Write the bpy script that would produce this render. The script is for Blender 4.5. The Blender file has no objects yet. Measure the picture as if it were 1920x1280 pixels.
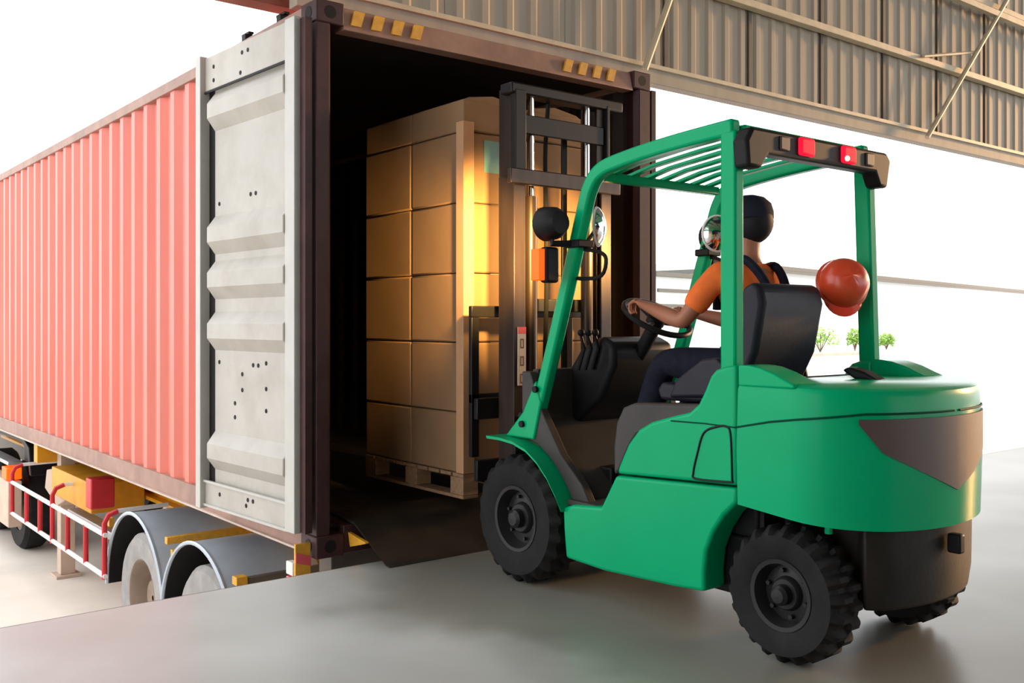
import bpy, bmesh, math, random
from math import sin, cos, pi, radians
from mathutils import Vector, Matrix
random.seed(7)
SC = bpy.context.scene
COL = SC.collection

# ------------------------------------------------------------------ camera, sky, sun, exposure
CAM_H, FPX, YAW = 1.224, 1831.0, 38.65
cd = bpy.data.cameras.new('camera')
cd.sensor_width = 36.0
cd.lens = FPX / 1920 * 36.0
cd.shift_y = -36 / 1920
cd.clip_end = 600
cam = bpy.data.objects.new('camera', cd)
COL.objects.link(cam)
cam.location = (0, 0, CAM_H)
cam.rotation_euler = (radians(90), 0, radians(-YAW))
SC.camera = cam

world = bpy.data.worlds.new('sky')
SC.world = world
world.use_nodes = True
bg = world.node_tree.nodes['Background']
bg.inputs['Color'].default_value = (0.97, 0.985, 1.0, 1)
bg.inputs['Strength'].default_value = 2.7

sd = bpy.data.lights.new('sun', 'SUN')
sd.energy = 2.6
sd.angle = radians(4)
sd.color = (1.0, 0.52, 0.18)
sun = bpy.data.objects.new('sun', sd)
COL.objects.link(sun)
sun.rotation_euler = Vector((-0.95, 0.17, -0.17)).to_track_quat('-Z', 'Y').to_euler()

SC.view_settings.view_transform = 'Standard'
SC.view_settings.look = 'None'
SC.view_settings.exposure = 0.0
SC.view_settings.gamma = 1.0
SC.view_settings.use_curve_mapping = False
SC.cycles.max_bounces = 8
SC.cycles.use_denoising = True

# ------------------------------------------------------------------ materials
def mat(name, col, rough=0.5, metal=0.0, var=0.12, scale=6.0, bump=0.0, bscale=60.0, dark=None, dark_amt=0.5, dscale=3.0,
        emit=None, estr=0.0, stretch=(1, 1, 1), coat=0.0, trans=0.0, spec=0.5, rvar=0.0, ddet=8):
    m = bpy.data.materials.new(name)
    m.use_nodes = True
    nt = m.node_tree
    N, L = nt.nodes, nt.links
    b = N['Principled BSDF']
    b.inputs['Roughness'].default_value = rough
    b.inputs['Metallic'].default_value = metal
    b.inputs['Coat Weight'].default_value = coat
    b.inputs['Specular IOR Level'].default_value = spec
    b.inputs['Coat Roughness'].default_value = 0.12
    b.inputs['Transmission Weight'].default_value = trans
    tc = N.new('ShaderNodeTexCoord')
    mp = N.new('ShaderNodeMapping')
    mp.inputs['Scale'].default_value = stretch
    L.new(tc.outputs['Object'], mp.inputs['Vector'])
    nz = N.new('ShaderNodeTexNoise')
    nz.inputs['Scale'].default_value = scale
    nz.inputs['Detail'].default_value = 5
    L.new(mp.outputs[0], nz.inputs['Vector'])
    mr = N.new('ShaderNodeMapRange')
    mr.inputs['From Min'].default_value = 0.3
    mr.inputs['From Max'].default_value = 0.7
    mr.inputs['To Min'].default_value = 1 - var
    mr.inputs['To Max'].default_value = 1 + var
    L.new(nz.outputs['Fac'], mr.inputs['Value'])
    mx = N.new('ShaderNodeMix')
    mx.data_type = 'RGBA'
    mx.blend_type = 'MULTIPLY'
    mx.inputs['Factor'].default_value = 1
    mx.inputs['A'].default_value = (*col, 1)
    L.new(mr.outputs[0], mx.inputs['B'])
    out = mx.outputs['Result']
    if dark is not None:
        n2 = N.new('ShaderNodeTexNoise')
        n2.inputs['Scale'].default_value = dscale
        n2.inputs['Detail'].default_value = ddet
        n2.inputs['Roughness'].default_value = 0.65
        L.new(mp.outputs[0], n2.inputs['Vector'])
        r2 = N.new('ShaderNodeMapRange')
        r2.inputs['From Min'].default_value = 0.45
        r2.inputs['From Max'].default_value = 0.75
        r2.inputs['To Max'].default_value = dark_amt
        L.new(n2.outputs['Fac'], r2.inputs['Value'])
        m2 = N.new('ShaderNodeMix')
        m2.data_type = 'RGBA'
        L.new(r2.outputs[0], m2.inputs['Factor'])
        L.new(out, m2.inputs['A'])
        m2.inputs['B'].default_value = (*dark, 1)
        out = m2.outputs['Result']
    L.new(out, b.inputs['Base Color'])
    if rvar > 0:
        r3 = N.new('ShaderNodeMapRange')
        r3.inputs['From Min'].default_value = 0.3
        r3.inputs['From Max'].default_value = 0.7
        r3.inputs['To Min'].default_value = rough - rvar
        r3.inputs['To Max'].default_value = rough + rvar
        L.new(nz.outputs['Fac'], r3.inputs['Value'])
        L.new(r3.outputs[0], b.inputs['Roughness'])
    if bump > 0:
        n4 = N.new('ShaderNodeTexNoise')
        n4.inputs['Scale'].default_value = bscale
        n4.inputs['Detail'].default_value = 4
        L.new(mp.outputs[0], n4.inputs['Vector'])
        bp = N.new('ShaderNodeBump')
        bp.inputs['Strength'].default_value = bump
        bp.inputs['Distance'].default_value = 0.01
        L.new(n4.outputs['Fac'], bp.inputs['Height'])
        L.new(bp.outputs[0], b.inputs['Normal'])
    if emit:
        b.inputs['Emission Color'].default_value = (*emit, 1)
        b.inputs['Emission Strength'].default_value = estr
    return m

M = {}
M['floor'] = mat('dock_concrete', (0.54, 0.55, 0.54), 0.34, var=0.16, scale=0.9, bump=0.05, bscale=14, dark=(0.30, 0.295, 0.25), dark_amt=0.75, dscale=0.42, ddet=2.5, rvar=0.05)
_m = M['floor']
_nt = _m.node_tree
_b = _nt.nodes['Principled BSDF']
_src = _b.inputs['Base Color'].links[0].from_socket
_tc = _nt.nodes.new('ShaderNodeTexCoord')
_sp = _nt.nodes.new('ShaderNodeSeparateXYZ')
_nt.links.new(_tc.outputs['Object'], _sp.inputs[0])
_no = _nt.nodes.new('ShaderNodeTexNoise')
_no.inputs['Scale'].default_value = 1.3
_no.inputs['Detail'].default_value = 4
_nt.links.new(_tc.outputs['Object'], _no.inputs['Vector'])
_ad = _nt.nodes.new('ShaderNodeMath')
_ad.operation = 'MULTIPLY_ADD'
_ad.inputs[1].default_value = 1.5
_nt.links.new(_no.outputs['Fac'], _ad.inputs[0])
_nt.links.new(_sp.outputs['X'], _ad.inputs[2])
_rg = _nt.nodes.new('ShaderNodeMapRange')      # floor darker right of a ragged line leading to the container
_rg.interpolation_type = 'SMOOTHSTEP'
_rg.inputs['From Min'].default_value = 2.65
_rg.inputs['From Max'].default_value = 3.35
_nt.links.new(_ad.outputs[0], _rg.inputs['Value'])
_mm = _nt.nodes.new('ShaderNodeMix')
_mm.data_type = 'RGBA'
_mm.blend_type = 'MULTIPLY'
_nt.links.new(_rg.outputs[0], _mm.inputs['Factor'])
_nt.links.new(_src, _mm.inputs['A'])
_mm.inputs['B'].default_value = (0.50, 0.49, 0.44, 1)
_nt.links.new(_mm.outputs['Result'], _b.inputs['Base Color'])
M['yard'] = mat('yard_concrete', (0.72, 0.66, 0.59), 0.85, var=0.12, scale=0.7, bump=0.1, bscale=25, dark=(0.36, 0.32, 0.28), dark_amt=0.4, dscale=0.4)
M['pitwall'] = mat('pit_concrete', (0.32, 0.31, 0.29), 0.8, var=0.15, scale=3, bump=0.15)
M['clad'] = mat('taupe_cladding', (0.41, 0.365, 0.295), 0.6, var=0.10, scale=2.2, stretch=(3, 1, 0.25), dark=(0.33, 0.27, 0.20), dark_amt=0.45, dscale=2.0)
M['girt'] = mat('cream_steel', (0.62, 0.53, 0.38), 0.5, var=0.1, scale=8)
M['seam'] = mat('dark_steel', (0.12, 0.10, 0.08), 0.6, var=0.1)
M['roofm'] = mat('roof_steel', (0.22, 0.19, 0.16), 0.6, var=0.1)
M['eave'] = mat('red_oxide_beam', (0.33, 0.10, 0.065), 0.6, var=0.15)
M['cred'] = mat('faded_red_paint', (0.68, 0.135, 0.09), 0.36, var=0.10, scale=3, stretch=(1, 1, 0.3), dark=(0.62, 0.21, 0.16), dark_amt=0.6, dscale=1.3, rvar=0.05)
M['cmar'] = mat('maroon_paint', (0.062, 0.026, 0.027), 0.5, var=0.2, scale=9, spec=0.3, dark=(0.03, 0.018, 0.018), dark_amt=0.6)
M['crail'] = mat('weathered_rail', (0.34, 0.20, 0.155), 0.55, var=0.15, scale=7, dark=(0.18, 0.10, 0.08), dark_amt=0.6)
M['redge'] = mat('rail_edge_highlight', (0.55, 0.44, 0.37), 0.5, var=0.15)  # cream tone paints the highlight along the bottom rail's lower edge
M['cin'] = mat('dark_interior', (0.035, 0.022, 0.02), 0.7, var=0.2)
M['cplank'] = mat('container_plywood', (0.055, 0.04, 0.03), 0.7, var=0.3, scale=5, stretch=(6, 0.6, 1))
M['door'] = mat('grey_door_paint', (0.46, 0.44, 0.40), 0.45, var=0.07, scale=5, dark=(0.30, 0.25, 0.20), dark_amt=0.45, dscale=4)
M['doorlt'] = mat('grey_door_frame', (0.50, 0.50, 0.47), 0.4, var=0.06)
M['gasket'] = mat('rubber_gasket', (0.014, 0.013, 0.013), 0.6, spec=0.2)
M['plate'] = mat('worn_plate', (0.028, 0.024, 0.02), 0.6, var=0.3, scale=5, spec=0.15)
M['yellow'] = mat('hazard_yellow', (0.72, 0.36, 0.03), 0.5, var=0.15, scale=20)
M['chrome'] = mat('chrome', (0.75, 0.75, 0.78), 0.15, 1.0, var=0.03)
M['galv'] = mat('galvanised_steel', (0.42, 0.44, 0.46), 0.35, 0.85, var=0.1)
M['green'] = mat('forklift_green', (0.0, 0.36, 0.15), 0.22, var=0.04, scale=3, spec=0.12)
M['dgreen'] = mat('dark_green_groove', (0.0, 0.06, 0.03), 0.6, spec=0.1)
M['fblack'] = mat('satin_black', (0.010, 0.010, 0.012), 0.45, var=0.2, scale=10, spec=0.15)
M['fgrey'] = mat('dark_grey_plate', (0.050, 0.046, 0.046), 0.5, var=0.15, scale=6, spec=0.2)
M['cwdark'] = mat('dark_cast_iron', (0.016, 0.014, 0.013), 0.5, var=0.2, scale=8, bump=0.06, spec=0.2)
M['vent'] = mat('vent_panel', (0.07, 0.045, 0.04), 0.5, var=0.15)
M['seat'] = mat('navy_vinyl', (0.013, 0.013, 0.024), 0.5, var=0.15, scale=12, bump=0.05, spec=0.25)
M['mast'] = mat('greasy_mast_steel', (0.040, 0.027, 0.022), 0.36, 0.5, var=0.3, scale=4, stretch=(4, 4, 0.4))
M['mastblk'] = mat('mast_black', (0.012, 0.011, 0.012), 0.4, 0.0, var=0.2, spec=0.25)
M['tyre'] = mat('tyre_rubber', (0.012, 0.0115, 0.012), 0.7, var=0.25, scale=14, bump=0.12, spec=0.2)
M['rim'] = mat('dark_rim', (0.02, 0.02, 0.022), 0.4, 0.2, var=0.2, spec=0.3)
M['redl'] = mat('red_lens', (0.55, 0.005, 0.015), 0.55, spec=0.1, emit=(1.0, 0.012, 0.05), estr=0.85)
M['glow'] = mat('lit_bulb', (1, 0.6, 0.4), 0.3, emit=(1, 0.55, 0.4), estr=2.5)
M['oran'] = mat('amber_lens', (0.8, 0.12, 0.005), 0.4, spec=0.2, emit=(1.0, 0.10, 0.003), estr=1.0)
M['lamp'] = mat('lamp_lens', (1, 0.85, 0.6), 0.1, emit=(1, 0.7, 0.3), estr=6)
M['mirror'] = mat('mirror_glass', (0.8, 0.82, 0.85), 0.08, 1.0, var=0.02)
M['carton'] = mat('brown_cardboard', (0.24, 0.137, 0.067), 0.8, var=0.10, scale=3, bump=0.05, dark=(0.22, 0.125, 0.06), dark_amt=0.4, dscale=2.5)
M['tape'] = mat('packing_tape', (0.32, 0.21, 0.11), 0.3, var=0.05)
M['board'] = mat('corner_board_card', (0.45, 0.25, 0.13), 0.7, var=0.08)
M['teal'] = mat('teal_sticker', (0.12, 0.30, 0.30), 0.5)
M['wood'] = mat('pallet_wood', (0.26, 0.155, 0.085), 0.75, var=0.2, scale=6, stretch=(1, 8, 8))
M['white'] = mat('white_paint', (0.80, 0.78, 0.76), 0.5, var=0.06)
M['red'] = mat('signal_red', (0.55, 0.018, 0.025), 0.45, var=0.12)
M['pinkred'] = mat('reflective_red', (0.75, 0.10, 0.13), 0.4)
M['chas'] = mat('chassis_yellow', (0.72, 0.33, 0.01), 0.45, var=0.15, scale=5, dark=(0.35, 0.15, 0.02), dark_amt=0.5)
M['mud'] = mat('blue_grey_mudguard', (0.50, 0.57, 0.65), 0.35, 0.1, var=0.08, scale=5)
M['ttyre'] = mat('dusty_truck_tyre', (0.33, 0.32, 0.31), 0.8, var=0.15, scale=9)
M['trim_'] = mat('tan_wheel_rim', (0.26, 0.19, 0.14), 0.6, var=0.15)
M['tan'] = mat('tan_paint', (0.55, 0.42, 0.33), 0.6, var=0.1)
M['orangeshirt'] = mat('orange_cotton', (0.80, 0.15, 0.02), 0.85, var=0.1, scale=18, bump=0.15, bscale=40)
M['navy'] = mat('navy_denim', (0.012, 0.013, 0.024), 0.85, var=0.2, scale=30, bump=0.08, spec=0.1)
M['skin'] = mat('brown_skin', (0.36, 0.135, 0.075), 0.5, var=0.08, scale=12)
M['hair'] = mat('dark_hair', (0.010, 0.010, 0.014), 0.6, var=0.2, spec=0.2)
M['cap'] = mat('navy_cap', (0.016, 0.016, 0.03), 0.8, var=0.15, spec=0.15)
M['eye'] = mat('eye', (0.6, 0.58, 0.55), 0.2)
M['boot'] = mat('black_leather', (0.02, 0.018, 0.016), 0.4)
M['hat'] = mat('red_hard_hat', (0.70, 0.07, 0.025), 0.3, var=0.04, coat=0.2)
M['hatrim'] = mat('hat_brim_red', (0.85, 0.05, 0.02), 0.3)
M['label'] = mat('paper_label', (0.72, 0.58, 0.48), 0.6, var=0.05)
M['brownink'] = mat('brown_ink', (0.20, 0.09, 0.06), 0.7)
M['bld'] = mat('white_wall', (0.82, 0.82, 0.80), 0.8, var=0.03)
M['bldg'] = mat('grey_eave', (0.13, 0.13, 0.12), 0.7, var=0.05, spec=0.2)
M['leaf'] = mat('bright_leaf', (0.30, 0.50, 0.09), 0.6, var=0.25, scale=2)
M['stem'] = mat('stem', (0.20, 0.14, 0.08), 0.8)
M['apron'] = mat('apron_concrete', (0.55, 0.55, 0.53), 0.45, var=0.08, scale=0.6, bump=0.05, bscale=12)

# ------------------------------------------------------------------ helpers
ORG = {}
def empty(name, loc, label=None, cat=None, group=None, kind=None):
    o = bpy.data.objects.new(name, None)
    COL.objects.link(o)
    o.location = loc
    o.empty_display_size = 0.1
    ORG[o.name] = Vector(loc)
    tag(o, label, cat, group, kind)
    return o

def tag(o, label=None, cat=None, group=None, kind=None):
    if label: o['label'] = label
    if cat: o['category'] = cat
    if group: o['group'] = group
    if kind: o['kind'] = kind
    return o

class MB:
    def __init__(s):
        s.v, s.f = [], []
    def add(s, vs, fs):
        n = len(s.v)
        s.v += [Vector(v) for v in vs]
        s.f += [tuple(i + n for i in f) for f in fs]
        return s
    def box(s, a, b):
        x0, y0, z0 = a; x1, y1, z1 = b
        return s.add([(x0, y0, z0), (x1, y0, z0), (x1, y1, z0), (x0, y1, z0), (x0, y0, z1), (x1, y0, z1), (x1, y1, z1), (x0, y1, z1)],
                     [(0, 3, 2, 1), (4, 5, 6, 7), (0, 1, 5, 4), (1, 2, 6, 5), (2, 3, 7, 6), (3, 0, 4, 7)])
    def bar(s, p, q, w, h, up=(0, 0, 1)):
        p, q = Vector(p), Vector(q)
        d = (q - p).normalized()
        u = Vector(up)
        sx = d.cross(u)
        if sx.length < 1e-4: sx = d.cross(Vector((0, 1, 0)))
        sx.normalize()
        u = sx.cross(d).normalized()
        c = []
        for e in (p, q):
            for a, b in ((-1, -1), (1, -1), (1, 1), (-1, 1)):
                c.append(e + sx * a * w / 2 + u * b * h / 2)
        return s.add(c, [(0, 1, 2, 3), (7, 6, 5, 4), (0, 4, 5, 1), (1, 5, 6, 2), (2, 6, 7, 3), (3, 7, 4, 0)])
    def prism(s, poly, axis, a, b):
        n = len(poly)
        vs = []
        for t in (a, b):
            for (p, q) in poly:
                vs.append({'x': (t, p, q), 'y': (p, t, q), 'z': (p, q, t)}[axis])
        fs = [tuple(range(n)), tuple(range(2 * n - 1, n - 1, -1))]
        fs += [(i, i + n, (i + 1) % n + n, (i + 1) % n) for i in range(n)]
        return s.add(vs, fs)
    def sheet(s, prof, axis, a, b, off):
        """open profile made into a thin sheet by an offset vector, extruded along axis"""
        back = [(p + off[0], q + off[1]) for p, q in reversed(prof)]
        n = len(prof)
        vs, fs = [], []
        poly = list(prof) + back
        for t in (a, b):
            for (p, q) in poly:
                vs.append({'x': (t, p, q), 'y': (p, t, q), 'z': (p, q, t)}[axis])
        m = 2 * n
        for i in range(m):
            fs.append((i, i + m, (i + 1) % m + m, (i + 1) % m))
        for i in range(n - 1):
            fs.append((i, i + 1, m - 2 - i, m - 1 - i))
            fs.append((m + i, 2 * m - 1 - i, 2 * m - 2 - i, m + i + 1))
        return s.add(vs, fs)
    def tube(s, path, r, n=8, closed=False):
        path = [Vector(p) for p in path]
        k = len(path)
        rr = r if isinstance(r, (list, tuple)) else [r] * k
        prev = None
        vs, fs = [], []
        for i, p in enumerate(path):
            if closed:
                d = (path[(i + 1) % k] - path[i - 1]).normalized()
            else:
                d = (path[min(i + 1, k - 1)] - path[max(i - 1, 0)]).normalized()
            if prev is None:
                a = d.orthogonal().normalized()
            else:
                a = (prev - d * prev.dot(d))
                a = a.normalized() if a.length > 1e-6 else d.orthogonal().normalized()
            prev = a
            b = d.cross(a)
            for j in range(n):
                t = 2 * pi * j / n
                vs.append(p + (a * cos(t) + b * sin(t)) * rr[i])
        for i in range(k if closed else k - 1):
            i2 = (i + 1) % k
            for j in range(n):
                fs.append((i * n + j, i * n + (j + 1) % n, i2 * n + (j + 1) % n, i2 * n + j))
        if not closed:
            fs.append(tuple(range(n - 1, -1, -1)))
            fs.append(tuple(range((k - 1) * n, k * n)))
        return s.add(vs, fs)
    def lathe(s, prof, o, axis, n=24, start=0.0, sweep=2 * pi, rfun=None):
        o, ax = Vector(o), Vector(axis).normalized()
        a = ax.orthogonal().normalized()
        if abs(ax.x) > 0.9: a = Vector((0, 0, 1))
        b = ax.cross(a)
        full = abs(sweep - 2 * pi) < 1e-5
        m = n if full else n + 1
        vs, fs = [], []
        k = len(prof)
        for j in range(m):
            t = start + sweep * j / n
            for i, (r, h) in enumerate(prof):
                rr = rfun(r, h, i, j) if rfun else r
                vs.append(o + ax * h + (a * cos(t) + b * sin(t)) * rr)
        for j in range(n if full else n):
            j2 = (j + 1) % m
            for i in range(k - 1):
                fs.append((j * k + i, j * k + i + 1, j2 * k + i + 1, j2 * k + i))
        return s.add(vs, fs)
    def loft(s, rings, caps=True):
        n = len(rings[0])
        vs = [p for r in rings for p in r]
        fs = []
        for i in range(len(rings) - 1):
            for j in range(n):
                fs.append((i * n + j, i * n + (j + 1) % n, (i + 1) * n + (j + 1) % n, (i + 1) * n + j))
        if caps:
            fs.append(tuple(range(n - 1, -1, -1)))
            fs.append(tuple(range((len(rings) - 1) * n, len(rings) * n)))
        return s.add(vs, fs)
    def ball(s, c, r, nu=16, nv=10):
        c = Vector(c)
        r = r if isinstance(r, (tuple, list)) else (r, r, r)
        rings = []
        for i in range(1, nv):
            t = pi * i / nv
            rings.append([c + Vector((r[0] * sin(t) * cos(2 * pi * j / nu), r[1] * sin(t) * sin(2 * pi * j / nu), -r[2] * cos(t))) for j in range(nu)])
        return s.loft(rings)
    def build(s, name, m, parent=None, bevel=0.0, smooth=True, ang=38, solid=0.0, seg=2, sub=0):
        me = bpy.data.meshes.new(name)
        o = bpy.data.objects.new(name, me)
        off = Vector((0, 0, 0))
        if parent is not None:
            off = ORG[parent.name]
        me.from_pydata([v - off for v in s.v], [], s.f)
        bm = bmesh.new()
        bm.from_mesh(me)
        bmesh.ops.recalc_face_normals(bm, faces=bm.faces)
        bm.to_mesh(me)
        bm.free()
        me.materials.append(m)
        if smooth:
            for p in me.polygons: p.use_smooth = True
            me.set_sharp_from_angle(angle=radians(ang))
        COL.objects.link(o)
        if parent is not None:
            o.parent = parent
            ORG[o.name] = off
        else:
            ORG[o.name] = off
        if solid:
            md = o.modifiers.new('solid', 'SOLIDIFY'); md.thickness = solid; md.offset = 0
        if bevel:
            md = o.modifiers.new('bevel', 'BEVEL'); md.width = bevel; md.segments = seg; md.limit_method = 'ANGLE'; md.angle_limit = radians(40)
            md.harden_normals = False
        if sub:
            md = o.modifiers.new('sub', 'SUBSURF'); md.levels = sub; md.render_levels = sub
        return o

def box(name, a, b, m, parent=None, bevel=0.0):
    return MB().box(a, b).build(name, m, parent, bevel)
def tube(name, path, r, m, parent=None, n=8, closed=False):
    return MB().tube(path, r, n, closed).build(name, m, parent)
def dup(o, off, parent=None):
    c = o.copy()
    COL.objects.link(c)
    c.location = o.location + Vector(off)
    if parent is not None: c.parent = parent
    ORG[c.name] = ORG.get(o.name, Vector((0, 0, 0)))
    return c
def arc(cx, cy, r, a0, a1, n):
    return [(cx + r * cos(radians(a0 + (a1 - a0) * i / n)), cy + r * sin(radians(a0 + (a1 - a0) * i / n))) for i in range(n + 1)]
def spline(pts, n=8):
    P = [Vector(p) for p in pts]
    out = []
    for i in range(len(P) - 1):
        p0, p1, p2, p3 = P[max(i - 1, 0)], P[i], P[i + 1], P[min(i + 2, len(P) - 1)]
        for k in range(n):
            t = k / n
            out.append(0.5 * ((2 * p1) + (p2 - p0) * t + (2 * p0 - 5 * p1 + 4 * p2 - p3) * t * t + (3 * p1 - p0 - 3 * p2 + p3) * t ** 3))
    out.append(P[-1])
    return out

# ------------------------------------------------------------------ the setting
YD = -1.36           # level of the truck yard
DE = 4.33            # front edge of the dock
PITX = 5.9           # right side of the truck well
def struct(o):
    o['kind'] = 'structure'
    return o
# dock floor slab, concrete apron to the right of the well, yard
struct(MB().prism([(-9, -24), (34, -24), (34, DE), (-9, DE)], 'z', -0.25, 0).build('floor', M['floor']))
struct(box('ground_apron', (PITX, DE + 0.006, -0.25), (90, 95, 0.0), M['apron']))
struct(MB().box((-8.98, DE - 0.25, YD - 0.02), (PITX, DE - 0.02, -0.252)).box((PITX + 0.01, DE - 0.02, YD - 0.02), (PITX + 0.26, 60, -0.252)).build('wall_dock', M['pitwall']))
struct(box('ground_yard', (-60, DE - 0.02, YD - 0.25), (PITX, 110, YD), M['yard']))
struct(box('trim_1', (-8.98, DE + 0.001, -0.10), (PITX, DE + 0.025, -0.005), M['seam']))
# kerb at the far side of the apron
struct(box('trim_2', (9.0, 20.6, 0.001), (34, 20.85, 0.10), M['tan']))

# upper wall of the loading bay, panel by panel
WY, WZ0, WZ1 = 5.0, 2.975, 7.2
wall = empty('wall_back', (2.46, WY, WZ0), kind='structure')
def panel_mesh(x0, w):
    prof = []
    nr = 5
    p = w / nr
    for i in range(nr):
        a = x0 + i * p
        prof += [(a + 0.001, WY), (a + p * 0.30, WY), (a + p * 0.42, WY - 0.016), (a + p * 0.66, WY - 0.016), (a + p * 0.78, WY)]
    prof.append((x0 + w + 0.004, WY))
    return MB().sheet(prof, 'z', WZ0 + 0.13, WZ1, (0, 0.006))
p0 = panel_mesh(2.46, 1.0).build('panel', M['clad'], wall, ang=20)
jamb0 = box('joint', (2.46 - 0.018, WY - 0.02, WZ0 + 0.13), (2.46 + 0.018, WY - 0.002, WZ1), M['seam'], wall)
for i in range(1, 17):
    dup(p0, (i, 0, 0), wall)
    if i > 2: dup(jamb0, (i, 0, 0), wall)
ch = box('bottom_channel', (2.44, WY - 0.05, WZ0), (19.46, WY + 0.05, WZ0 + 0.12), M['clad'], wall, 0.004)
box('channel_lip', (2.44, WY - 0.075, WZ0 + 0.105), (19.46, WY - 0.051, WZ0 + 0.135), M['girt'], wall)
struct(box('trim_3', (2.5, WY - 0.11, 3.74), (19.46, WY - 0.032, 3.80), M['girt'], None, 0.004))
struct(box('trim_4', (2.5, WY - 0.11, 4.55), (19.46, WY - 0.032, 4.61), M['girt'], None, 0.004))
struct(MB().bar((9.2, WY - 0.15, 4.47), (19.4, WY - 0.15, 4.47), 0.06, 0.06).build('trim_5', M['girt']))
for i, (x0, z0, x1, z1) in enumerate([(5.08, 3.02, 5.78, 4.5), (8.98, 3.0, 10.72, 4.75), (13.2, 3.0, 15.0, 4.9)]):
    struct(MB().tube([(x0, WY - 0.16, z0), (x1, WY - 0.16, z1)], 0.024, 8).build('trim_%d' % (6 + i), M['girt']))
struct(MB().tube([(8.95, WY - 0.14, 3.78), (9.95, WY - 0.14, 3.99)], 0.016, 6).build('trim_9', M['girt']))
# unseen roof shaped to shade the bay, columns far to the right and behind
struct(MB().prism([(-7.0, 7.3), (20, 7.7), (20, 7.8), (-7.0, 7.4)], 'y', -16, WY + 0.6).build('ceiling', M['roofm']))
struct(box('wall_rear', (-7.0, -16.0, 0.0), (6, -15.8, 7.3), M['clad']))  # unseen wall, extended left to cut sky light from behind
struct(MB().box((-7.0, WY + 0.3, 6.9), (20, WY + 0.5, 7.3)).build('trim_10', M['girt']))
for i, (x, y) in enumerate([(-6.6, 4.9), (19.6, 4.6), (19.6, -4)]):
    struct(box('column_%d' % (i + 1), (x - 0.12, y - 0.12, 0.0), (x + 0.12, y + 0.12, 7.3 if x < 0 else 7.65), M['girt']))
struct(box('wall_left_shade', (-7.0, -15.8, 0.0), (-6.8, -1.5, 7.3), M['clad']))  # unseen wall, added to block the sky at the left rear
# red header beam at the left end of the upper wall
struct(box('beam_red', (1.45, WY + 0.10, 3.0), (2.60, WY + 0.24, 3.30), M['eave'], None, 0.005))

# ------------------------------------------------------------------ shipping container
CX0, CX1 = 2.355, 4.835
CY0, CLEN = 4.557, 12.19
CY1 = CY0 + CLEN
CB, CT = 0.0, 2.896
ct = empty('shipping_container', ((CX0 + CX1) / 2, CY0, CB), 'tall red corrugated shipping container on a trailer, open end against the dock', 'container')
def corr(x_out, sgn):
    prof = []
    y = CY0 + 0.16
    p = 0.278
    while y < CY1 - 0.42:
        prof += [(x_out, y), (x_out, y + 0.072), (x_out + sgn * 0.036, y + 0.140), (x_out + sgn * 0.036, y + 0.210)]
        y += p
    prof.append((x_out, y))
    return prof
for sgn, xo in ((1, CX0 + 0.012), (-1, CX1 - 0.012)):
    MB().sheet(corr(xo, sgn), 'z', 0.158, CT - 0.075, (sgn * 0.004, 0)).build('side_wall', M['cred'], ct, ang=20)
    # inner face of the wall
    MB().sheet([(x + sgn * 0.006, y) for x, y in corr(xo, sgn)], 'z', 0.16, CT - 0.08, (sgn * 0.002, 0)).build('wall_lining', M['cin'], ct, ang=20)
    a, b = (xo - 0.012, xo + 0.062) if sgn > 0 else (xo - 0.062, xo + 0.012)
    box('top_rail', (a, CY0 + 0.17, CT - 0.085), (b, CY1 - 0.17, CT - 0.012), M['crail'], ct, 0.004)
    box('bottom_rail', (a, CY0 + 0.17, 0.022), (b, CY1 - 0.17, 0.16), M['crail'], ct, 0.004)
    lip = (xo - 0.030, xo - 0.012) if sgn > 0 else (xo + 0.012, xo + 0.03)
    box('rail_flange', (lip[0], CY0 + 0.17, 0.022), (lip[1], CY1 - 0.17, 0.034), M['redge'], ct)
    # corner posts
    for yy, hd in ((CY0, 1), (CY1 - 0.16, 0)):
        if sgn > 0:
            MB().prism([(CX0, yy), (CX0 + 0.075, yy), (CX0 + 0.10, yy + 0.04), (CX0 + 0.06, yy + 0.16), (CX0, yy + 0.16)], 'z', 0.118, CT - 0.118).build('corner_post', M['cmar'], ct, 0.004)
        else:
            MB().prism([(CX1, yy), (CX1 - 0.10, yy), (CX1 - 0.125, yy + 0.04), (CX1 - 0.06, yy + 0.16), (CX1, yy + 0.16)], 'z', 0.118, CT - 0.118).build('corner_post', M['cmar'], ct, 0.004)
# cast corner blocks with their oval holes
def casting(x0, y0, z0):
    w, d, h = 0.162, 0.178, 0.118
    o = box('corner_casting', (x0, y0, z0), (x0 + w, y0 + d, z0 + h), M['cmar'], ct, 0.008)
    fx = x0 - 0.001 if x0 < 3 else x0 + w + 0.001
    h1 = MB().lathe([(0.0, 0), (0.034, 0), (0.034, 0.002), (0, 0.002)], (x0 + w / 2, y0 - 0.001, z0 + h / 2), (0, 1, 0), 14).build('casting_hole', M['gasket'], o)
    h2 = MB().lathe([(0.0, -0.001), (0.036, -0.001), (0.036, 0.001), (0, 0.001)], (fx, y0 + d / 2, z0 + h / 2), (1, 0, 0), 14).build('casting_hole', M['gasket'], o)
    return o
for z in (CB, CT - 0.118):
    for x in (CX0 - 0.003, CX1 + 0.003 - 0.162):
        casting(x, CY0 - 0.004, z)
        casting(x, CY1 - 0.174, z)
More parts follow.
